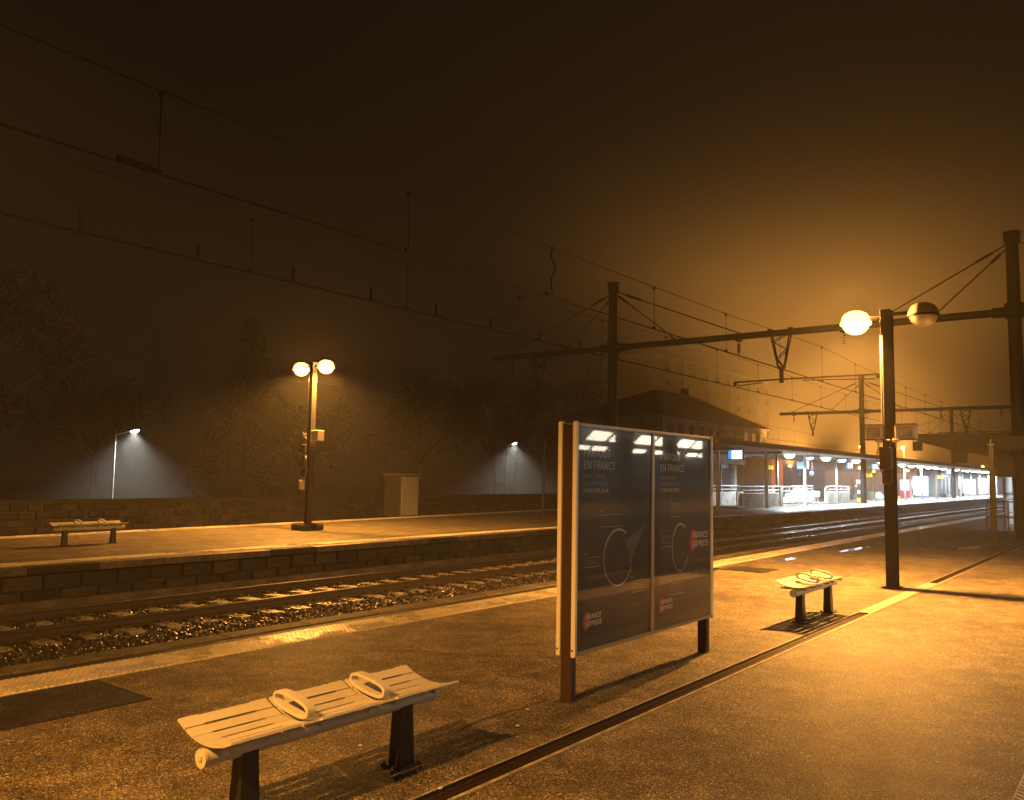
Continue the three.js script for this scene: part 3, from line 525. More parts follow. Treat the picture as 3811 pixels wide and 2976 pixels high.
const nearLine = overheadLine(9.3, 5.165, 6.27, [0.8, 5.03, 9.25, ...every(17.5, 100, 4.2)], [], 'overhead line with long droppers above the track beside the near platform', 0.016, 0.008);
part('jumper', [tube([V(13.3, 6.2, 9.3), V(13.26, 6.0, 9.32), V(13.34, 5.75, 9.28), V(13.25, 5.5, 9.31), V(13.3, 5.2, 9.3)], 0.018), bx(0.26, 0.07, 0.06, 13.2, 5.2, 9.3), bx(0.4, 0.05, 0.05, 4.75, 5.21, 9.3)], M.wire, nearLine);
part('jumper', [tube([V(2.6, 5.2, 10.2), V(3.3, 5.35, 10.25), V(3.62, 5.32, 10.3), V(3.63, 4.9, 10.3), V(3.6, 4.5, 10.3), V(3.4, 4.52, 10.3), V(2.6, 4.45, 10.2)], 0.016, 48)], M.wire, nearLine);
overheadLine(13.07, 5.29, 6.42, [8.96, 13.02, 17.16, ...every(21.3, 100, 4.15)], [5.88, 7.9, 9.93, 11.95, 13.98, 16.0, 18.07, 20.1, 22.2], 'overhead line with short clamps above the track beside the far platform', 0.018, 0.006);
overheadLine(26.6, 5.2, 6.3, every(2, 90, 4.2), [], 'overhead line above the track behind the far platform', 0.012, 0.008);

// ---------------------------------------------------------------- lit canopy on the left platform
{
  const t = thing('platform_canopy', 'long flat pale canopy with lamps on the platform across the tracks', 'canopy', 38, 0, 19.6), L = 112;
  part('roof_slab', metres(bb(-1.5, L, 3.36, 3.5, -3.55, 4.2)), M.ceiling, t);
  part('fascia', [bb(-1.55, L, 3.3, 3.56, -3.62, -3.55), bb(-1.55, L, 3.3, 3.56, 4.2, 4.27), bb(-1.58, -1.5, 3.3, 3.56, -3.55, 4.2)], M.roofEdge, t);
  part('roof_felt', bb(-1.5, L, 3.502, 3.53, -3.54, 4.19), M.slate, t);
  for (let k = 0; k < 16; k++) { const X = 3.9 + k * 6.95; const p = part('canopy_post', [rbx(0.17, 3.36, 0.17, X, 1.68, -1.15, 0.02)], k < 3 ? M.whitePaint : M.greyMetal, t); part('post_bracket', [bx(0.12, 0.16, 4.6, X, 3.26, 0.2)], M.roofEdge, p); }
  part('ceiling_beam', [bb(-1.4, L - 0.1, 3.24, 3.34, 1.5, 1.62)], M.roofEdge, t);
}
const lampDome = lathe([[0.001, -0.26], [0.14, -0.245], [0.25, -0.18], [0.32, -0.08], [0.33, 0]], 20), lampBase = lathe([[0.001, 0.1], [0.1, 0.09], [0.25, 0.06], [0.335, 0.02], [0.335, -0.01], [0.32, -0.01]], 20);
const canopyLamp = (() => { const t = thing('canopy_lamp', 'round white lamp glowing under the lit canopy across the tracks', 'lamp', 53, 3.3, 18.5, 'round lamps under the lit canopy'); part('lamp_base', lampBase, M.greyMetal, t); part('lamp_dome', lampDome, G.white, t); const l = new THREE.SpotLight(WHITE, I_CANOPY, 0, 1.47, 0.25); l.position.set(0, -0.3, 0); l.target.position.set(0, -2, 0); l.castShadow = true; l.shadow.radius = 4; t.add(l, l.target); return t; })();
for (let k = 1; k < 24; k++) if (k !== 5) dup(canopyLamp, 53 + k * 3.72, 3.3, 18.5);

// stair enclosures
function stairEnclosure(X, Z, L, label, glass) {
  const t = thing('stair_enclosure', label, 'enclosure', X, 0, Z, 'stair enclosures under the canopy');
  part('wall_panel', [metres(rbx(L, 0.86, 0.12, L / 2, 0.43, 0, 0.03))], M.cream, t); part('wall_panel', [metres(rbx(L, 0.86, 0.12, L / 2, 0.43, 2.6, 0.03))], M.cream, t);
  part('end_pier', rbx(0.5, 1.28, 0.16, L - 0.28, 0.64, -0.022, 0.03), M.cream, t); part('plinth', metres(rbx(1.1, 0.1, 3.0, -0.35, 0.05, 1.3, 0.03)), M.concrete, t);
  for (const z of [0, 2.6]) {
    part('handrail', [tube([V(-0.5, 0.12, z), V(-0.5, 0.8, z), V(-0.3, 1.15, z), V(0.3, 1.24, z)], 0.04), rod(V(0.3, 1.24, z), V(L - 0.5, 1.24, z), 0.035)], M.whitePaint, t);
    part('guard_rail', [rod(V(0.3, 1.02, z), V(L - 0.5, 1.02, z), 0.025)], M.whitePaint, t);
    for (let x = 0.9; x < L - 0.6; x += 1.3) part('baluster', [rod(V(x, 0.86, z), V(x, 1.24, z), 0.022)], M.whitePaint, t);
    part('handrail_loop', [tube([V(-0.2, 0.1, z), V(-0.2, 0.55, z), V(-0.05, 0.78, z), V(0.2, 0.84, z)], 0.05)], M.whitePaint, t);
  }
  for (let k = 0; k < 4; k++) part('rail_board', bx(1.5, 0.12, 0.05, -1.4, 0.2 + k * 0.32, 2.6), M.greyMetal, t);
  if (glass) {
    part('back_wall', bb(-0.5, L, 0, 3.2, 3.0, 3.15), M.darkWall, t); part('corner_post', [rbx(0.16, 3.3, 0.16, L, 1.65, 0.3, 0.02)], M.darkWall, t);
    for (let k = 0; k < 3; k++) { const f = part('glazed_panel', [bx(1.5, 2.3, 0.05, 0.9 + k * 1.9, 1.5, 2.9)], M.dimGlass, t); part('panel_frame', [bx(1.6, 0.07, 0.08, 0.9 + k * 1.9, 2.66, 2.88), bx(0.07, 2.4, 0.08, 0.12 + k * 1.9, 1.5, 2.88)], M.greyMetal, f); }
    part('notice', bx(0.7, 1.5, 0.04, 1.9, 1.7, 2.82), M.cream, t); part('lintel', bb(-0.4, L, 2.62, 3.2, 2.4, 2.5), M.cream, t);
  }
  return t;
}
stairEnclosure(46.1, 18.95, 6.7, 'cream stair enclosure with curved handrails and a dark glazed back under the canopy end', true);
stairEnclosure(62.2, 19.0, 5.4, 'cream stair enclosure between two canopy posts, beyond the white gate', false);
{
  const t = thing('gate_railing', 'white railing with a red and grey notice between the stair enclosures', 'railing', 54.4, 0, 20.6);
  for (let k = 0; k < 3; k++) { part('railing_panel', [bx(2.5, 0.62, 0.06, 1.3 + k * 2.6, 0.4, 0), rod(V(0.05 + k * 2.6, 1.2, 0), V(2.55 + k * 2.6, 1.2, 0), 0.035), rod(V(0.05 + k * 2.6, 0.92, 0), V(2.55 + k * 2.6, 0.92, 0), 0.025)], M.whitePaint, t); part('railing_post', [0, 1.3, 2.6].map((x) => rod(V(x + k * 2.6, 0, 0), V(x + k * 2.6, 1.22, 0), 0.035)), M.whitePaint, t); }
  const n = part('notice', bx(2.0, 0.22, 0.02, 2.4, 0.6, -0.06), M.darkMetal, t); part('notice_mark', bx(0.3, 0.16, 0.02, 1.6, 0.6, -0.075), M.red, n);
  const b = thing('banner_panel', 'long white panel fixed on leaning supports before the white railing', 'panel', 60.8, 0, 19.6);
  part('panel_face', rbx(0.05, 0.4, 1.05, 0, 0.7, 0, 0.01), M.whitePaint, b); for (const z of [-0.3, 0.1]) part('panel_leg', [rod(V(0.1, 0, z - 0.15), V(0.02, 0.52, z), 0.025)], M.whitePaint, b);
}
// screens hung across the platform: blue strip and white timetable
function screenTexture(kind) {
  const cv = document.createElement('canvas'); cv.width = 160; cv.height = 96; const c = cv.getContext('2d');
  c.fillStyle = kind ? '#63b4e8' : '#f4f8ff'; c.fillRect(0, 0, 160, 96);
  if (!kind) { c.fillStyle = '#1690dc'; c.fillRect(0, 0, 38, 96); c.fillStyle = '#9cc7ee'; for (let k = 0; k < 5; k++) c.fillRect(50, 14 + k * 16, 70 - (k * 13) % 30, 5); } else { c.fillStyle = '#a8d8f4'; c.fillRect(0, 56, 160, 40); }
  const t = new THREE.CanvasTexture(cv); t.colorSpace = THREE.SRGBColorSpace; return t;
}
const screenMats = [0, 1].map((k) => { const t = screenTexture(k); return new THREE.MeshStandardMaterial({ color: 0x111111, roughness: 0.3, emissive: 0xffffff, emissiveMap: t, emissiveIntensity: 1.5 }); });
function screen(X, y, Z, w, h, kind, label) {
  const t = thing('departure_screen', label, 'screen', X, y, Z, 'screens under the lit canopy');
  part('screen_case', rbx(0.14, h + 0.08, w + 0.08, 0, 0, 0, 0.02), M.darkMetal, t);
  const g = new THREE.PlaneGeometry(w, h); g.rotateY(-Math.PI / 2); part('screen_face', g.translate(-0.075, 0, 0), screenMats[kind], t);
  part('hanger', [rod(V(0, h / 2, w / 3), V(0, 3.36 - y, w / 3), 0.025), rod(V(0, h / 2, -w / 3), V(0, 3.36 - y, -w / 3), 0.025)], M.greyMetal, t);
}
screen(42.6, 2.96, 17.75, 0.78, 0.46, 0, 'departure screen with a blue left band at the very end of the canopy');
screen(57.0, 2.66, 19.0, 0.74, 0.44, 1, 'plain pale blue screen hanging above the white railing');
screen(66.6, 2.86, 18.6, 0.5, 0.42, 0, 'narrow departure screen with a blue band above the second stair enclosure');
screen(73.8, 2.9, 18.55, 0.8, 0.42, 0, 'departure screen with a blue left band past the yellow sign and its post');
screen(104, 2.88, 18.4, 0.85, 0.45, 0, 'departure screen with a blue left band above the bright advertising panel');
{
  const t = thing('platform_sign', 'dark blue platform sign hanging under the pale blue screen', 'sign', 57.4, 2.15, 18.95);
  part('sign_board', rbx(0.08, 0.26, 1.15, 0, 0, 0, 0.01), std(rgb(0.03, 0.03, 0.09), 0.5), t); part('sign_rod', [rod(V(0, 0.12, 0.45), V(0, 1.2, 0.45), 0.015), rod(V(0, 0.12, -0.45), V(0, 1.2, -0.45), 0.015)], M.darkMetal, t);
}
function yellowSign(X, y, Z, w, label) { const t = thing('yellow_sign', label, 'sign', X, y, Z, 'yellow signs under the lit canopy'); part('sign_box', rbx(0.12, 0.28, w, 0, 0, 0, 0.02), M.yellow, t); part('sign_rod', [rod(V(0, 0.13, w / 3), V(0, 3.36 - y, w / 3), 0.018)], M.greyMetal, t); }
yellowSign(71, 2.16, 18.5, 0.8, 'yellow box sign hanging beside a canopy post, past the second stair enclosure');
yellowSign(100, 2.28, 18.6, 0.85, 'yellow box sign hanging beyond the bright advertising panel');
yellowSign(55.4, 2.5, 20.6, 0.3, 'small yellow sign beside a lamp behind the first stair enclosure');
{
  const t = thing('advertising_panel', 'glowing white advertising panel standing under the lit canopy', 'advertising panel', 100.5, 0, 20.6, undefined);
  part('panel_case', rbx(0.3, 2.35, 1.6, 0, 1.2, 0, 0.06), std(rgb(0.1, 0.2, 0.32), 0.4), t); const g = new THREE.PlaneGeometry(1.46, 2.05); g.rotateY(-Math.PI / 2); part('light_panel', g.translate(-0.155, 1.3, 0), G.panel, t);
  const l = new THREE.RectAreaLight(rgb(0.85, 0.95, 1), 2.4, 1.46, 2.05); l.position.set(-0.17, 1.3, 0); l.lookAt(l.position.clone().add(new THREE.Vector3(-1, 0, 0))); t.add(l); l.rotation.set(0, Math.PI / 2, 0);
  const v = thing('vending_machine', 'red vending machine with a bright front beside the advertising panel', 'vending machine', 96.2, 0, 21.3);
  part('machine_body', rbx(0.85, 2.0, 1.0, 0.45, 1.0, 0, 0.03), M.red, v); const h = new THREE.PlaneGeometry(0.86, 1.1); h.rotateY(-Math.PI / 2); part('light_front', h.translate(0.018, 1.35, 0), G.shop, v);
  part('machine_leg', [bx(0.5, 0.1, 0.9, 0.45, 0.03, 0)], M.darkMetal, v);
  const r = thing('round_sign', 'round white lit sign standing beside the red vending machine', 'sign', 96.4, 0, 20.4);
  part('sign_post', cyl(0.04, 0.04, 1.0), M.darkMetal, r); part('sign_light_disc', [(() => { const q = new THREE.CylinderGeometry(0.45, 0.45, 0.08, 28); q.rotateZ(Math.PI / 2); q.scale(1, 1.3, 0.5); return q.translate(0, 1.5, 0); })()], G.shop, r);
  const ta = thing('high_table', 'tall dark table with stools before the red vending machine', 'table', 92.5, 0, 21.2);
  part('table_top', rbx(0.7, 0.04, 0.7, 0, 1.05, 0, 0.01), M.darkMetal, ta); for (const [x, z] of [[-0.3, -0.3], [0.3, -0.3], [-0.3, 0.3], [0.3, 0.3]]) part('leg', [rod(V(x, 0, z), V(x, 1.04, z), 0.02)], M.darkMetal, ta);
  const b = thing('litter_bin', 'olive litter bin tapering downward near the yellow sign', 'bin', 78.4, 0, 20.2); part('bin_body', cyl(0.24, 0.36, 0.82, 0, 0.03), M.bin, b); part('bin_rim', lathe([[0.34, 0.84], [0.38, 0.84], [0.38, 0.88], [0.34, 0.88]], 20), M.darkMetal, b);
  const bag = new THREE.SphereGeometry(0.34, 14, 10), bp = bag.attributes.position; seed = 9; for (let i = 0; i < bp.count; i++) { const s = 1 + 0.12 * Math.sin(bp.getX(i) * 19 + bp.getY(i) * 11) + 0.1 * Math.sin(bp.getZ(i) * 23); bp.setXYZ(i, bp.getX(i) * s, Math.max(-0.26, bp.getY(i) * s * (bp.getY(i) > 0.2 ? 1.35 : 1)), bp.getZ(i) * s); } bag.computeVertexNormals();
  const bg = solo('rubbish_bag', bag, M.bag, 'bulging white rubbish bag lying beside the olive litter bin', 'bag'); bg.position.set(78.9, 0.26, -19.6);
  const rl = thing('signal_lamp', 'small red lamp glowing beyond the second stair enclosure', 'lamp', 88.4, 0, 24); part('signal_post', cyl(0.05, 0.05, 1.1), M.darkMetal, rl); part('signal_light', [(() => { const q = new THREE.SphereGeometry(0.16, 16, 12); return q.translate(0, 1.2, 0); })()], glow(rgb(1, 0.12, 0.06), 22), rl); pointLight(rl, rgb(1, 0.1, 0.05), 14, 0, 1.2, 0, 4);
  const inf = thing('ticket_post', 'narrow post with white and yellow notices before the litter bin', 'ticket machine', 71.6, 0, 19.3); part('post_body', rbx(0.2, 1.9, 0.3, 0, 0.95, 0, 0.02), M.postBrown, inf); part('notice', [bx(0.02, 0.34, 0.34, -0.115, 1.62, 0.02), bx(0.02, 0.3, 0.24, -0.115, 0.8, 0)], M.whitePaint, inf); part('yellow_base', bx(0.22, 0.3, 0.32, 0, 0.17, 0), M.yellow, inf);
}
// planters with bare shrubs
function planter(X, Z, h, label) {
  const t = thing('planter', label, 'planter', X, 0, Z, 'planters under the canopy'); part('pot', cyl(0.3, 0.38, 0.5), M.darkWall, t); seed = Math.round(X * 7);
  const l = []; for (let k = 0; k < 46; k++) { const a = rnd() * 6.28, r = rr(0.1, 0.75), y = rr(0.9, h); l.push(rod(V(rr(-0.1, 0.1), 0.45, rr(-0.1, 0.1)), V(Math.cos(a) * r, y, Math.sin(a) * r), 0.009, 4, 0.004)); } part('twigs', l, M.bark, t);
}
planter(80.5, 22.2, 2.0, 'planter with a bare twiggy shrub behind the litter bin'); planter(84, 22.6, 1.8, 'planter with a bare twiggy shrub halfway between the bin and the vending machine');
// lit waiting rooms at the far end
function kiosk(X, Z, L, lit, label) {
  const t = thing('waiting_room', label, 'waiting room', X, 0, Z, 'waiting rooms under the canopy end'); part('room_body', bb(0, L, 0, 3.2, 0, 2.6), M.darkWall, t);
  const end = new THREE.PlaneGeometry(1.9, 2.1); end.rotateY(-Math.PI / 2); if (lit) part('lit_window', end.translate(-0.02, 1.2, -1.3), G.shop, t);
  for (let k = 0; k < Math.floor(L / 2); k++) { const f = part('window_frame', [bb(k * 2 + 0.2, k * 2 + 1.9, 0.1, 0.2, -0.05, 0), bb(k * 2 + 0.2, k * 2 + 1.9, 2.4, 2.5, -0.05, 0), bb(k * 2 + 0.15, k * 2 + 0.25, 0.1, 2.5, -0.05, 0)], M.greyMetal, t); part('lit_window', bb(k * 2 + 0.26, k * 2 + 1.88, 0.22, 2.38, -0.02, 0), lit ? G.shop : M.dimGlass, f); }
}
kiosk(108, 19.9, 8, false, 'dark waiting room past the advertising panel'); kiosk(119, 20.0, 3.6, true, 'small waiting room with one bright window past the dark one'); kiosk(134, 20.0, 13, true, 'long waiting room with brightly lit glass at the far end of the canopy');
for (const [X, l] of [[105.5, 'dark bench with a backrest beside the yellow sign past the advertising panel'], [116.8, 'dark bench with a backrest between the two small waiting rooms']]) { const t = thing('waiting_bench', l, 'bench', X, 0, 19.3, 'dark benches under the canopy'); part('seat_row', [rbx(1.6, 0.06, 0.45, 0, 0.45, 0, 0.02), rbx(1.6, 0.5, 0.05, 0, 0.75, 0.24, 0.02)], M.darkMetal, t); for (const x of [-0.6, 0.6]) part('leg', [bx(0.06, 0.44, 0.35, x, 0.22, 0)], M.darkMetal, t); }

// ---------------------------------------------------------------- dark canopy on the near platform
{
  const t = thing('platform_canopy', 'dark canopy with a tapering end beam on the near platform past the lamp post', 'canopy', 30.3, 0, 3.4), L = 60;
  const end = (x0, x1) => profile([[2.86, 3.26], [-2.86, 3.26], [-2.86, 3.0], [-1.7, 2.72], [-0.3, 2.46], [0.3, 2.46], [1.7, 2.68], [2.86, 3.0]], x0, x1);
  part('end_beam', end(0, 0.35), M.darkMetal, t); part('roof_slab', bb(0.35, L, 3.14, 3.26, -2.95, 2.95), M.darkWall, t); part('ceiling', bb(0.4, L, 3.1, 3.13, -2.8, 2.8), M.ceiling, t);
  for (let k = 0; k < 8; k++) part('canopy_column', rbx(0.3, 2.5, 0.3, 6.5 + k * 7, 1.25, -0.2, 0.02), M.greyMetal, t); for (let k = 1; k < 8; k++) part('cross_beam', end(k * 7 + 6.4, k * 7 + 6.7), M.darkMetal, t);
  const box = (n, l, X, y, Z, w, h, d) => { const o = thing(n, l, 'box', X, y, Z, 'boxes hanging from the dark canopy'); part('box_case', rbx(d, h, w, 0, 0, 0, 0.02), M.darkMetal, o); part('hanger', [rod(V(0, h / 2, w * 0.25), V(0, 3.0 - y, w * 0.25), 0.02), rod(V(0, h / 2, -w * 0.25), V(0, 3.0 - y, -w * 0.25), 0.02)], M.darkMetal, o); };
  box('hanging_speaker', 'small dark speaker hanging at the tip of the dark canopy beam', 29.9, 2.84, 6.19, 0.25, 0.3, 0.3);
  box('hanging_display', 'dark square display seen from behind, hanging midway along the dark canopy beam', 30.0, 2.5, 4.98, 0.42, 0.39, 0.16);
  box('hanging_clock_box', 'large dark box hanging from the dark canopy beside the exit sign post', 30.0, 2.17, 3.7, 0.85, 0.6, 0.3);
  // exit sign
  const cv = document.createElement('canvas'); cv.width = 512; cv.height = 128; const c = cv.getContext('2d'); c.fillStyle = '#141318'; c.fillRect(0, 0, 512, 128);
  c.strokeStyle = '#f2ead8'; c.lineWidth = 13; c.beginPath(); c.moveTo(46, 22); c.lineTo(46, 96); c.moveTo(20, 66); c.lineTo(46, 97); c.lineTo(72, 66); c.stroke();
  c.fillStyle = '#4e4945'; c.font = '44px sans-serif'; c.fillText('Sortie', 104, 54); c.fillText('Correspondances', 104, 104);
  const tex = new THREE.CanvasTexture(cv); tex.colorSpace = THREE.SRGBColorSpace;
  const s = thing('exit_sign', 'dark exit sign with a white down arrow fixed before the dark canopy beam', 'sign', 29.55, 2.9, 3.38);
  part('sign_board', rbx(0.12, 0.44, 1.62, 0.066, 0, 0, 0.01), M.darkMetal, s); const g = new THREE.PlaneGeometry(1.6, 0.42); g.rotateY(-Math.PI / 2); part('sign_face', g.translate(0, 0, 0), std(rgb(1, 1, 1), 0.5, { map: tex }), s); part('sign_bracket', [bx(0.55, 0.04, 0.04, 0.4, 0.1, 0.4), bx(0.55, 0.04, 0.04, 0.4, 0.1, -0.4)], M.darkMetal, s);
  const p = thing('steel_pole', 'plain square steel pole standing before the exit sign', 'pole', 24.9, 0, 3.39); part('pole_shaft', rbx(0.13, 2.64, 0.13, 0, 1.32, 0, 0.012), M.lampPole, p); part('pole_foot', rbx(0.26, 0.02, 0.26, 0, 0.01, 0, 0.004), M.darkMetal, p);
  const r = thing('stair_railing', 'steel railing round the stairs under the dark canopy', 'railing', 31.2, 0, 4.45);
  for (const [x, z] of [[0, 0], [0, -0.62], [4, 0], [8, 0]]) part('railing_post', [rod(V(x, 0, z), V(x, 1.1, z), 0.024)], M.greyMetal, r); for (const y of [0.58, 1.08]) part('rail', [rod(V(0, y, 0), V(8, y, 0), 0.022), rod(V(0, y, 0), V(0, y, -1.6), 0.022)], M.greyMetal, r);
  const k = thing('ticket_kiosk', 'dark kiosk standing under the dark canopy beside the stair railing', 'kiosk', 33.8, 0, 2.9); part('kiosk_body', metres(rbx(2.4, 2.5, 1.6, 1.2, 1.27, -0.25, 0.04)), M.darkMetal, k); part('kiosk_panel', rbx(0.02, 1.5, 1.1, -0.012, 1.4, -0.2, 0.005), M.postBrown, k); part('kiosk_plinth', rbx(2.5, 0.12, 1.7, 1.2, 0.06, -0.25, 0.01), M.concrete, k);
  const w = thing('white_pipe', 'thick pale pipe rising past the stair railing under the dark canopy', 'pipe', 40.2, 0, 4.93); part('pipe', cyl(0.17, 0.17, 3.1, 0, 0, 0, 20), M.whitePaint, w); part('pipe_band', [cyl(0.185, 0.185, 0.1, 0, 1.2, 0, 20), cyl(0.185, 0.185, 0.08, 0, 0.25, 0, 20)], M.greyMetal, w);
  for (const [X, l] of [[39, 'unseen round white lamp under the dark canopy, before the pale pipe'], [45, 'unseen round white lamp under the dark canopy, after the pale pipe'], [52, 'unseen round white lamp deep under the dark canopy']]) { const d = dup(canopyLamp, X, 3.09, 2.6, l); d.userData.group = 'unseen lamps under the dark canopy'; d.traverse((o) => { if (o.isSpotLight) { o.intensity = I_CANOPY * 0.2; } }); }  // lamps out of view, placed to whiten the platform under the dark canopy
}

// ---------------------------------------------------------------- street lamps beyond the station
function parkLamp(X, Z, H, label) {
  const t = thing('street_lamp', label, 'street lamp', X, -0.97, Z, 'white street lamps beyond the wall'); part('pole', cyl(0.06, 0.045, H - 0.05), M.greyMetal, t);
  part('arm', [rod(V(0, H - 0.1, 0), V(0.75, H + 0.12, 0), 0.03)], M.greyMetal, t); const h = new THREE.Group(); h.name = 'lamp_head'; h.position.set(0.95, H + 0.16, 0); h.rotation.z = 0.18; t.add(h);
  part('lamp_housing', rbx(0.62, 0.09, 0.3, 0, 0.06, 0, 0.03), M.darkMetal, h); part('lamp_lens', [bowlGeo.clone().scale(1, 0.8, 1).translate(0, 0.03, 0)], G.park, h);
  const l = new THREE.SpotLight(rgb(1, 1, 0.86), I_PARK, 0, 1.08, 0.8); l.position.set(0.95, H + 0.14, 0); l.target.position.set(0.75, 0, 0); l.castShadow = true; l.shadow.radius = 4; t.add(l, l.target); return t;
}
parkLamp(20.3, 40, 4.35, 'white street lamp on a thin pole beyond the wall, behind the far bench'); parkLamp(51.2, 40, 5.0, 'white street lamp on a thin pole beyond the wall, next to the poster board');
function sodiumStreet(X, Z, y, I, label) {
  const t = thing('sodium_street_lamp', label, 'street lamp', X, -0.97, Z, 'sodium street lamps behind the canopy'), H = y + 0.97; part('pole', cyl(0.09, 0.06, H + 0.1), M.lampPole, t); part('lamp_arm', [rod(V(0, H + 0.08, 0), V(-0.6, H + 0.12, 0), 0.04)], M.lampPole, t);
  const h = new THREE.Group(); h.name = 'lamp_head'; h.position.set(-0.7, H + 0.06, 0); t.add(h); part('lamp_globe', new THREE.SphereGeometry(0.235, 24, 16), G.sodium, h); pointLight(h, SODIUM, I, 0, 0, 0, 6); return t;
}
sodiumStreet(117.6, 26, 6.05, I_STREET, 'sodium street lamp glowing just above the canopy roof beside the lamp post'); sodiumStreet(114, 30.2, 6.03, I_STREET * 0.12, 'sodium street lamp glowing above the canopy beside the second portal mast'); sodiumStreet(168, 24.2, 4.5, I_STREET * 0.1, 'faint sodium street lamp at the far end of the canopy');

// unseen low sodium lamps, placed behind the canopy and aimed up to light the fog
function unseenForecourtLamp(X, Z, label) {
  const t = thing('unseen_forecourt_lamp', label, 'lamp', X, -0.97, Z, 'unseen low sodium lamps lighting the fog behind the canopy'), H = 4.1; part('pole', cyl(0.08, 0.06, H), M.lampPole, t);
  part('lamp_dish', lathe([[0.06, H - 0.1], [0.3, H - 0.04], [0.36, H + 0.1], [0.34, H + 0.1], [0.28, H], [0.001, H - 0.02]], 24), M.darkMetal, t); part('lamp_globe', new THREE.SphereGeometry(0.2, 20, 14).translate(0, H + 0.16, 0), G.sodium, t);
  const l = new THREE.SpotLight(SODIUM, I_FOG_LAMP, 0, 1.12, 1); l.position.set(0, H + 0.16, 0); l.target.position.set(0, H + 2, 0); l.castShadow = true; l.shadow.radius = 8; t.add(l, l.target);
}
unseenForecourtLamp(91, 30.5, 'unseen low sodium lamp lighting the fog beside the station building end'); unseenForecourtLamp(99, 34.5, 'unseen low sodium lamp lighting the fog before the brown house'); unseenForecourtLamp(112, 30, 'unseen low sodium lamp lighting the fog past the brown house'); unseenForecourtLamp(118, 45, 'unseen low sodium lamp lighting the fog behind the brown house');
unseenForecourtLamp(133, 29, 'unseen low sodium lamp lighting the fog near the long waiting room'); unseenForecourtLamp(150, 38, 'unseen low sodium lamp lighting the fog far behind the low shed');

// ---------------------------------------------------------------- buildings in the fog
{
  const t = thing('station_building', 'pale station building with a dark hipped roof and tall windows behind the lit canopy', 'building', 64, -0.97, 33.2);
  part('wall', metres(bb(0, 24, 0, 8.0, 0, 10)), M.station, t);
  const roof = new THREE.BufferGeometry(); { const a = V(-0.5, 8, -0.5), b = V(24.5, 8, -0.5), c = V(24.5, 8, 10.5), d = V(-0.5, 8, 10.5), e = V(8, 11.2, 5), f = V(16, 11.2, 5); const tri = [a, b, f, a, f, e, b, c, f, c, d, e, c, e, f, d, a, e, a, c, b, a, d, c].flatMap((v) => v.toArray()); roof.setAttribute('position', new THREE.BufferAttribute(new Float32Array(tri), 3)); roof.setAttribute('uv', new THREE.BufferAttribute(new Float32Array(tri.length / 3 * 2), 2)); roof.computeVertexNormals(); }
  const r = part('roof', roof, M.slate, t); part('chimney', [bb(17.6, 18.8, 8.4, 12.2, 6, 7)], M.render, r);
  for (let k = 0; k < 11; k++) { const w = part('window', bb(1 + k * 2.1, 1.9 + k * 2.1, 5.4, 7.4, -0.04, 0.06), k > 7 ? M.cream : M.dimGlass, t); part('window_sill', bb(0.9 + k * 2.1, 2 + k * 2.1, 5.28, 5.4, -0.14, 0.02), M.render, w); }
  const h = thing('brick_house', 'low brown house lit orange behind the white railing', 'house', 96, -0.97, 40); part('wall', bb(0, 16, 0, 5.6, 0, 8), M.brick, h); part('roof', [profile([[-0.6, 5.6], [8.6, 5.6], [4, 8.2]], -0.5, 16.5)], M.slate, h);
  for (let k = 0; k < 5; k++) { const w = part('window', bb(1.2 + k * 3, 2.4 + k * 3, 2, 4, -0.04, 0.05), M.dimGlass, h); part('window_frame', [bb(1.75 + k * 3, 1.85 + k * 3, 2, 4, -0.07, -0.04)], M.render, w); }
  const b = thing('apartment_block', 'tall apartment block with vertical balcony bays fading into the fog', 'building', 185, -0.97, 98); part('wall', bb(0, 62, 0, 34, 0, 12), M.render, b);
  for (let k = 0; k < 10; k++) { const s = part('balcony_bay', bb(2 + k * 6, 4.6 + k * 6, 0.5, 33, -1.2, 0.1), k & 1 ? M.brick : M.cream, b); for (let q = 0; q < 9; q++) part('window', bb(2.3 + k * 6, 4.3 + k * 6, 2 + q * 3.4, 3.6 + q * 3.4, -1.25, -1.1), M.dimGlass, s); }
  part('roof', bb(-0.3, 62.3, 34, 34.8, -0.3, 12.3), M.slate, b); b.scale.set(1.25, 1, 1.25);
  const l = thing('low_shed', 'low flat shed behind the lit canopy beyond the station building', 'building', 156, -0.97, 40); part('wall', bb(0, 40, 0, 4.4, 0, 8), M.render, l); part('roof', bb(-0.4, 40.4, 4.4, 4.7, -0.4, 8.4), M.slate, l);
}

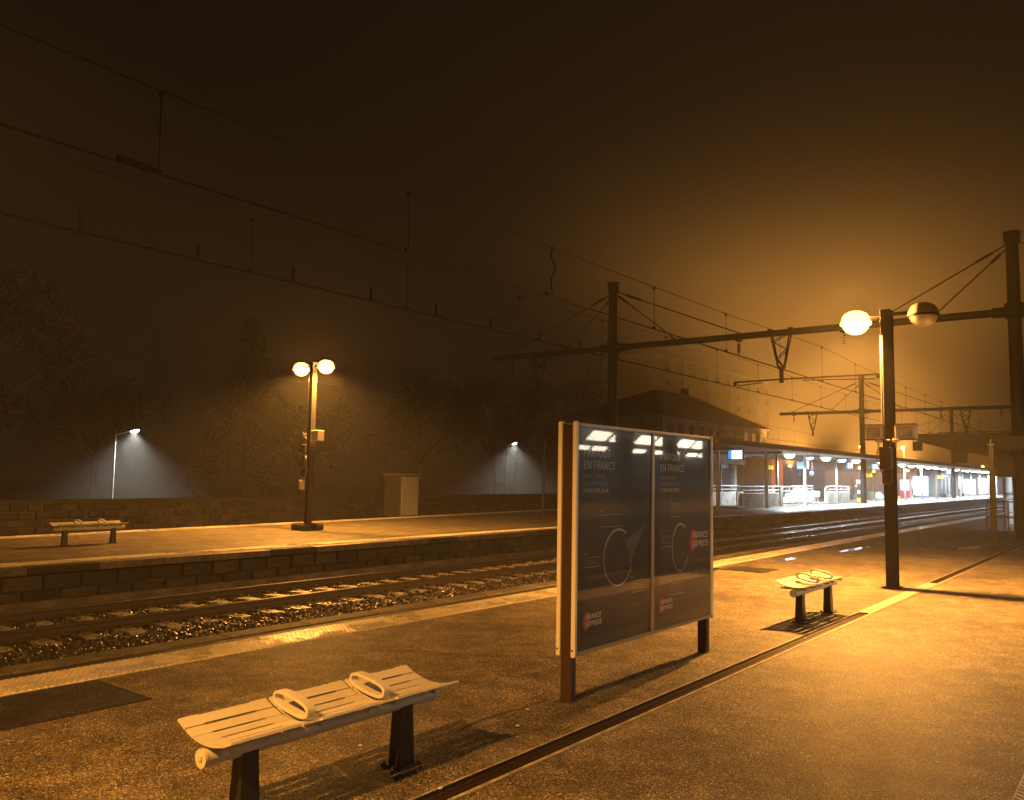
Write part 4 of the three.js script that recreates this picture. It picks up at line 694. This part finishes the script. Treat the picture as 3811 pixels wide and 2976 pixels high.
// ---------------------------------------------------------------- trees beyond the wall
function tree(X, Z, H, R, kind, s, label) {
  seed = s; const t = thing(kind ? 'conifer_tree' : 'broadleaf_tree', label, 'tree', X, -0.97, Z, 'trees beyond the wall'), limbs = [rod(V(0, 0, 0), V(rr(-0.3, 0.3), H * 0.75, 0), 0.28, 8, 0.08)], clumps = [];
  if (!kind) for (let k = 0; k < 16; k++) { const a = rnd() * 6.28, e = rr(0.3, 1), y = H * rr(0.42, 0.88), q = R * e * Math.sqrt(Math.max(0.12, 1 - ((y / H - 0.62) / 0.42) ** 2)); const c = V(Math.cos(a) * q, y, Math.sin(a) * q); clumps.push([c, rr(0.22, 0.4) * R]); limbs.push(rod(V(0, H * rr(0.25, 0.5), 0), c, 0.08, 5, 0.03)); }
  else for (let k = 0; k < 30; k++) { const f = k / 30, a = k * 2.4, y = H * (0.15 + 0.82 * f), q = R * (1 - f) * 0.75; const c = V(Math.cos(a) * q, y - q * 0.15, Math.sin(a) * q); clumps.push([c, R * 0.16 + R * 0.26 * (1 - f)]); limbs.push(rod(V(0, y, 0), c, 0.04, 5, 0.015)); }
  part('trunk', limbs, M.bark, t);
  const pos = [], n = kind ? 260 : 520, u = new THREE.Vector3(), w = new THREE.Vector3(), c0 = new THREE.Vector3();
  for (const [c, r] of clumps) for (let k = 0; k < n; k++) {
    do u.set(rr(-1, 1), rr(-1, 1), rr(-1, 1)); while (u.lengthSq() > 1 || u.lengthSq() < 0.15); c0.copy(c).addScaledVector(u, r * rr(0.85, 1.15)); if (kind) c0.y -= 0.3 * r * Math.abs(u.x);
    const sz = rr(0.09, 0.2); u.set(rr(-1, 1), rr(-1, 1), rr(-1, 1)).normalize().multiplyScalar(sz); w.set(rr(-1, 1), rr(-1, 1), rr(-1, 1)).normalize().multiplyScalar(sz * 0.7);
    pos.push(c0.x + u.x, c0.y + u.y, c0.z + u.z, c0.x + w.x, c0.y + w.y, c0.z + w.z, c0.x - u.x, c0.y - u.y, c0.z - u.z);
  }
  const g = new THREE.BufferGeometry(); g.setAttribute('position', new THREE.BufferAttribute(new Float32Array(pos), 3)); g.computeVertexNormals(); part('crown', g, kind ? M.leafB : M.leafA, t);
}
tree(13.5, 41, 12, 4.6, 0, 101, 'broad dark tree beyond the wall behind the far bench'); tree(8, 36.5, 13, 4.5, 0, 102, 'tallest dark tree at the end of the wall, past the far bench');
tree(41.5, 60, 16, 4.4, 1, 103, 'dark conifer rising beside the twin sodium lamp'); tree(31, 64, 10, 5.4, 0, 104, 'low bushy tree beyond the wall beside the conifer');
tree(59, 57, 12.6, 6.2, 0, 105, 'round broadleaf tree beyond the wall behind the grey cabinet'); tree(72, 58, 15, 6.4, 0, 106, 'large broadleaf tree behind the white street lamp next to the poster board'); tree(80, 61, 15.6, 6.2, 0, 107, 'broadleaf tree behind the portal beam end, beside the large one'); tree(94, 63, 17, 6.6, 0, 108, 'broadleaf tree behind the portal mast at the poster board'); tree(49, 62, 9.6, 5.4, 0, 109, 'low spreading tree between the conifer and the grey cabinet');

// ---------------------------------------------------------------- train standing at the other platform edge, mirrored in the poster glass
{
  const t = thing('train_carriage', 'grey train carriage with a row of lit windows standing at the near platform edge', 'train', 3, 0, -0.95), L = 26, pitch = 1.86, first = 1.4, ww = 1.36, yb = 1.44, yt = 2.56;
  const wins = Array.from({ length: 12 }, (_, k) => first + 0.2 + k * pitch - 0.06).filter((x) => x + ww < L - 1);
  const s = new THREE.Shape([[0, -0.35], [L, -0.35], [L, 3.0], [0, 3.0]].map(([a, b]) => new THREE.Vector2(a, b)));
  const rrect = (x, y, w, h, r) => { const p = new THREE.Path(); p.moveTo(x + r, y); p.lineTo(x + w - r, y); p.absarc(x + w - r, y + r, r, -Math.PI / 2, 0); p.lineTo(x + w, y + h - r); p.absarc(x + w - r, y + h - r, r, 0, Math.PI / 2); p.lineTo(x + r, y + h); p.absarc(x + r, y + h - r, r, Math.PI / 2, Math.PI); p.lineTo(x, y + r); p.absarc(x + r, y + r, r, Math.PI, Math.PI * 1.5); return p; };
  for (const x of wins) s.holes.push(rrect(x, yb, ww, yt - yb, 0.14));
  const body = new THREE.ExtrudeGeometry(s, { depth: 0.08, bevelEnabled: false }); part('body_side', body.translate(0, 0, 0), M.trainBody, t);
  for (const x of wins) {
    const o = new THREE.Shape(rrect(x - 0.07, yb - 0.07, ww + 0.14, yt - yb + 0.14, 0.2).getPoints(8)); o.holes.push(new THREE.Path(rrect(x, yb, ww, yt - yb, 0.14).getPoints(8)));
    const f = part('window_frame', new THREE.ExtrudeGeometry(o, { depth: 0.012, bevelEnabled: false }).translate(0, 0, -0.013), M.trainDark, t);
    part('window_pane', new THREE.PlaneGeometry(ww, yt - yb).translate(x + ww / 2, (yb + yt) / 2, 0.04), M.glass, f);
  }
  part('body_stripe', bb(0, L, 0.95, 1.2, 0.001, 0.006), std(rgb(0.2, 0.2, 0.24), 0.3), t);
  part('interior', [bb(0, L, 0.45, 0.5, -2.7, -0.09), bb(0, L, 2.6, 2.64, -2.7, -0.09), bb(0, L, 0.5, 1.35, -2.72, -2.68), bb(0, L, 2.45, 2.76, -2.72, -2.68), bb(0, 0.05, 0.5, 2.76, -2.7, -0.09), bb(L - 0.05, L, 0.5, 2.76, -2.7, -0.09)], M.trainInside, t);
  part('roof', [profile([[-0.02, 3.0], [-2.78, 3.0], [-2.5, 3.3], [-1.4, 3.45], [-0.3, 3.3]], 0, L)], M.trainDark, t);
  part('far_side', bb(0, L, -0.35, 3.0, -2.86, -2.78), M.trainBody, t); part('underframe', bb(0.5, L - 0.5, -0.7, -0.35, -2.6, -0.2), M.trainDark, t);
  for (let k = 0; k < 13; k++) {
    const lx = 1 + k * pitch + 0.3;
    for (const [z, y, dx, w] of [[-0.7, 2.44, 0.1, 0.66], [-0.7, 2.44, 0.84, 0.46], [-2.3, 2.3, 0.1, 0.58], [-2.3, 2.3, 0.84, 0.58]]) { const g = new RoundedBoxGeometry(w, 0.03, z < -1 ? 0.12 : 0.24, 2, 0.012); g.rotateX(z < -1 ? 0.8 : 0.75); part('ceiling_light', g.translate(lx + dx + 0.1, y, -z), G.train, t); }
    const l = new THREE.RectAreaLight(rgb(1, 0.86, 0.62), 2.5, 1.05, 0.3); l.position.set(lx + 0.5, 2.46, 1.4); t.add(l); l.rotation.set(-Math.PI / 2, 0, 0); if (k & 1) t.remove(l);
    part('seat_pair', [rbx(0.5, 0.12, 1.0, lx + 0.3, 0.92, -2.1, 0.03), rbx(0.12, 0.75, 1.0, lx + 0.02, 1.3, -2.1, 0.04), rbx(0.5, 0.12, 0.9, lx + 0.3, 0.92, -0.62, 0.03), rbx(0.12, 0.75, 0.9, lx + 0.02, 1.3, -0.62, 0.04)], M.seat, t);
  }
}

renderer.render(scene, camera);
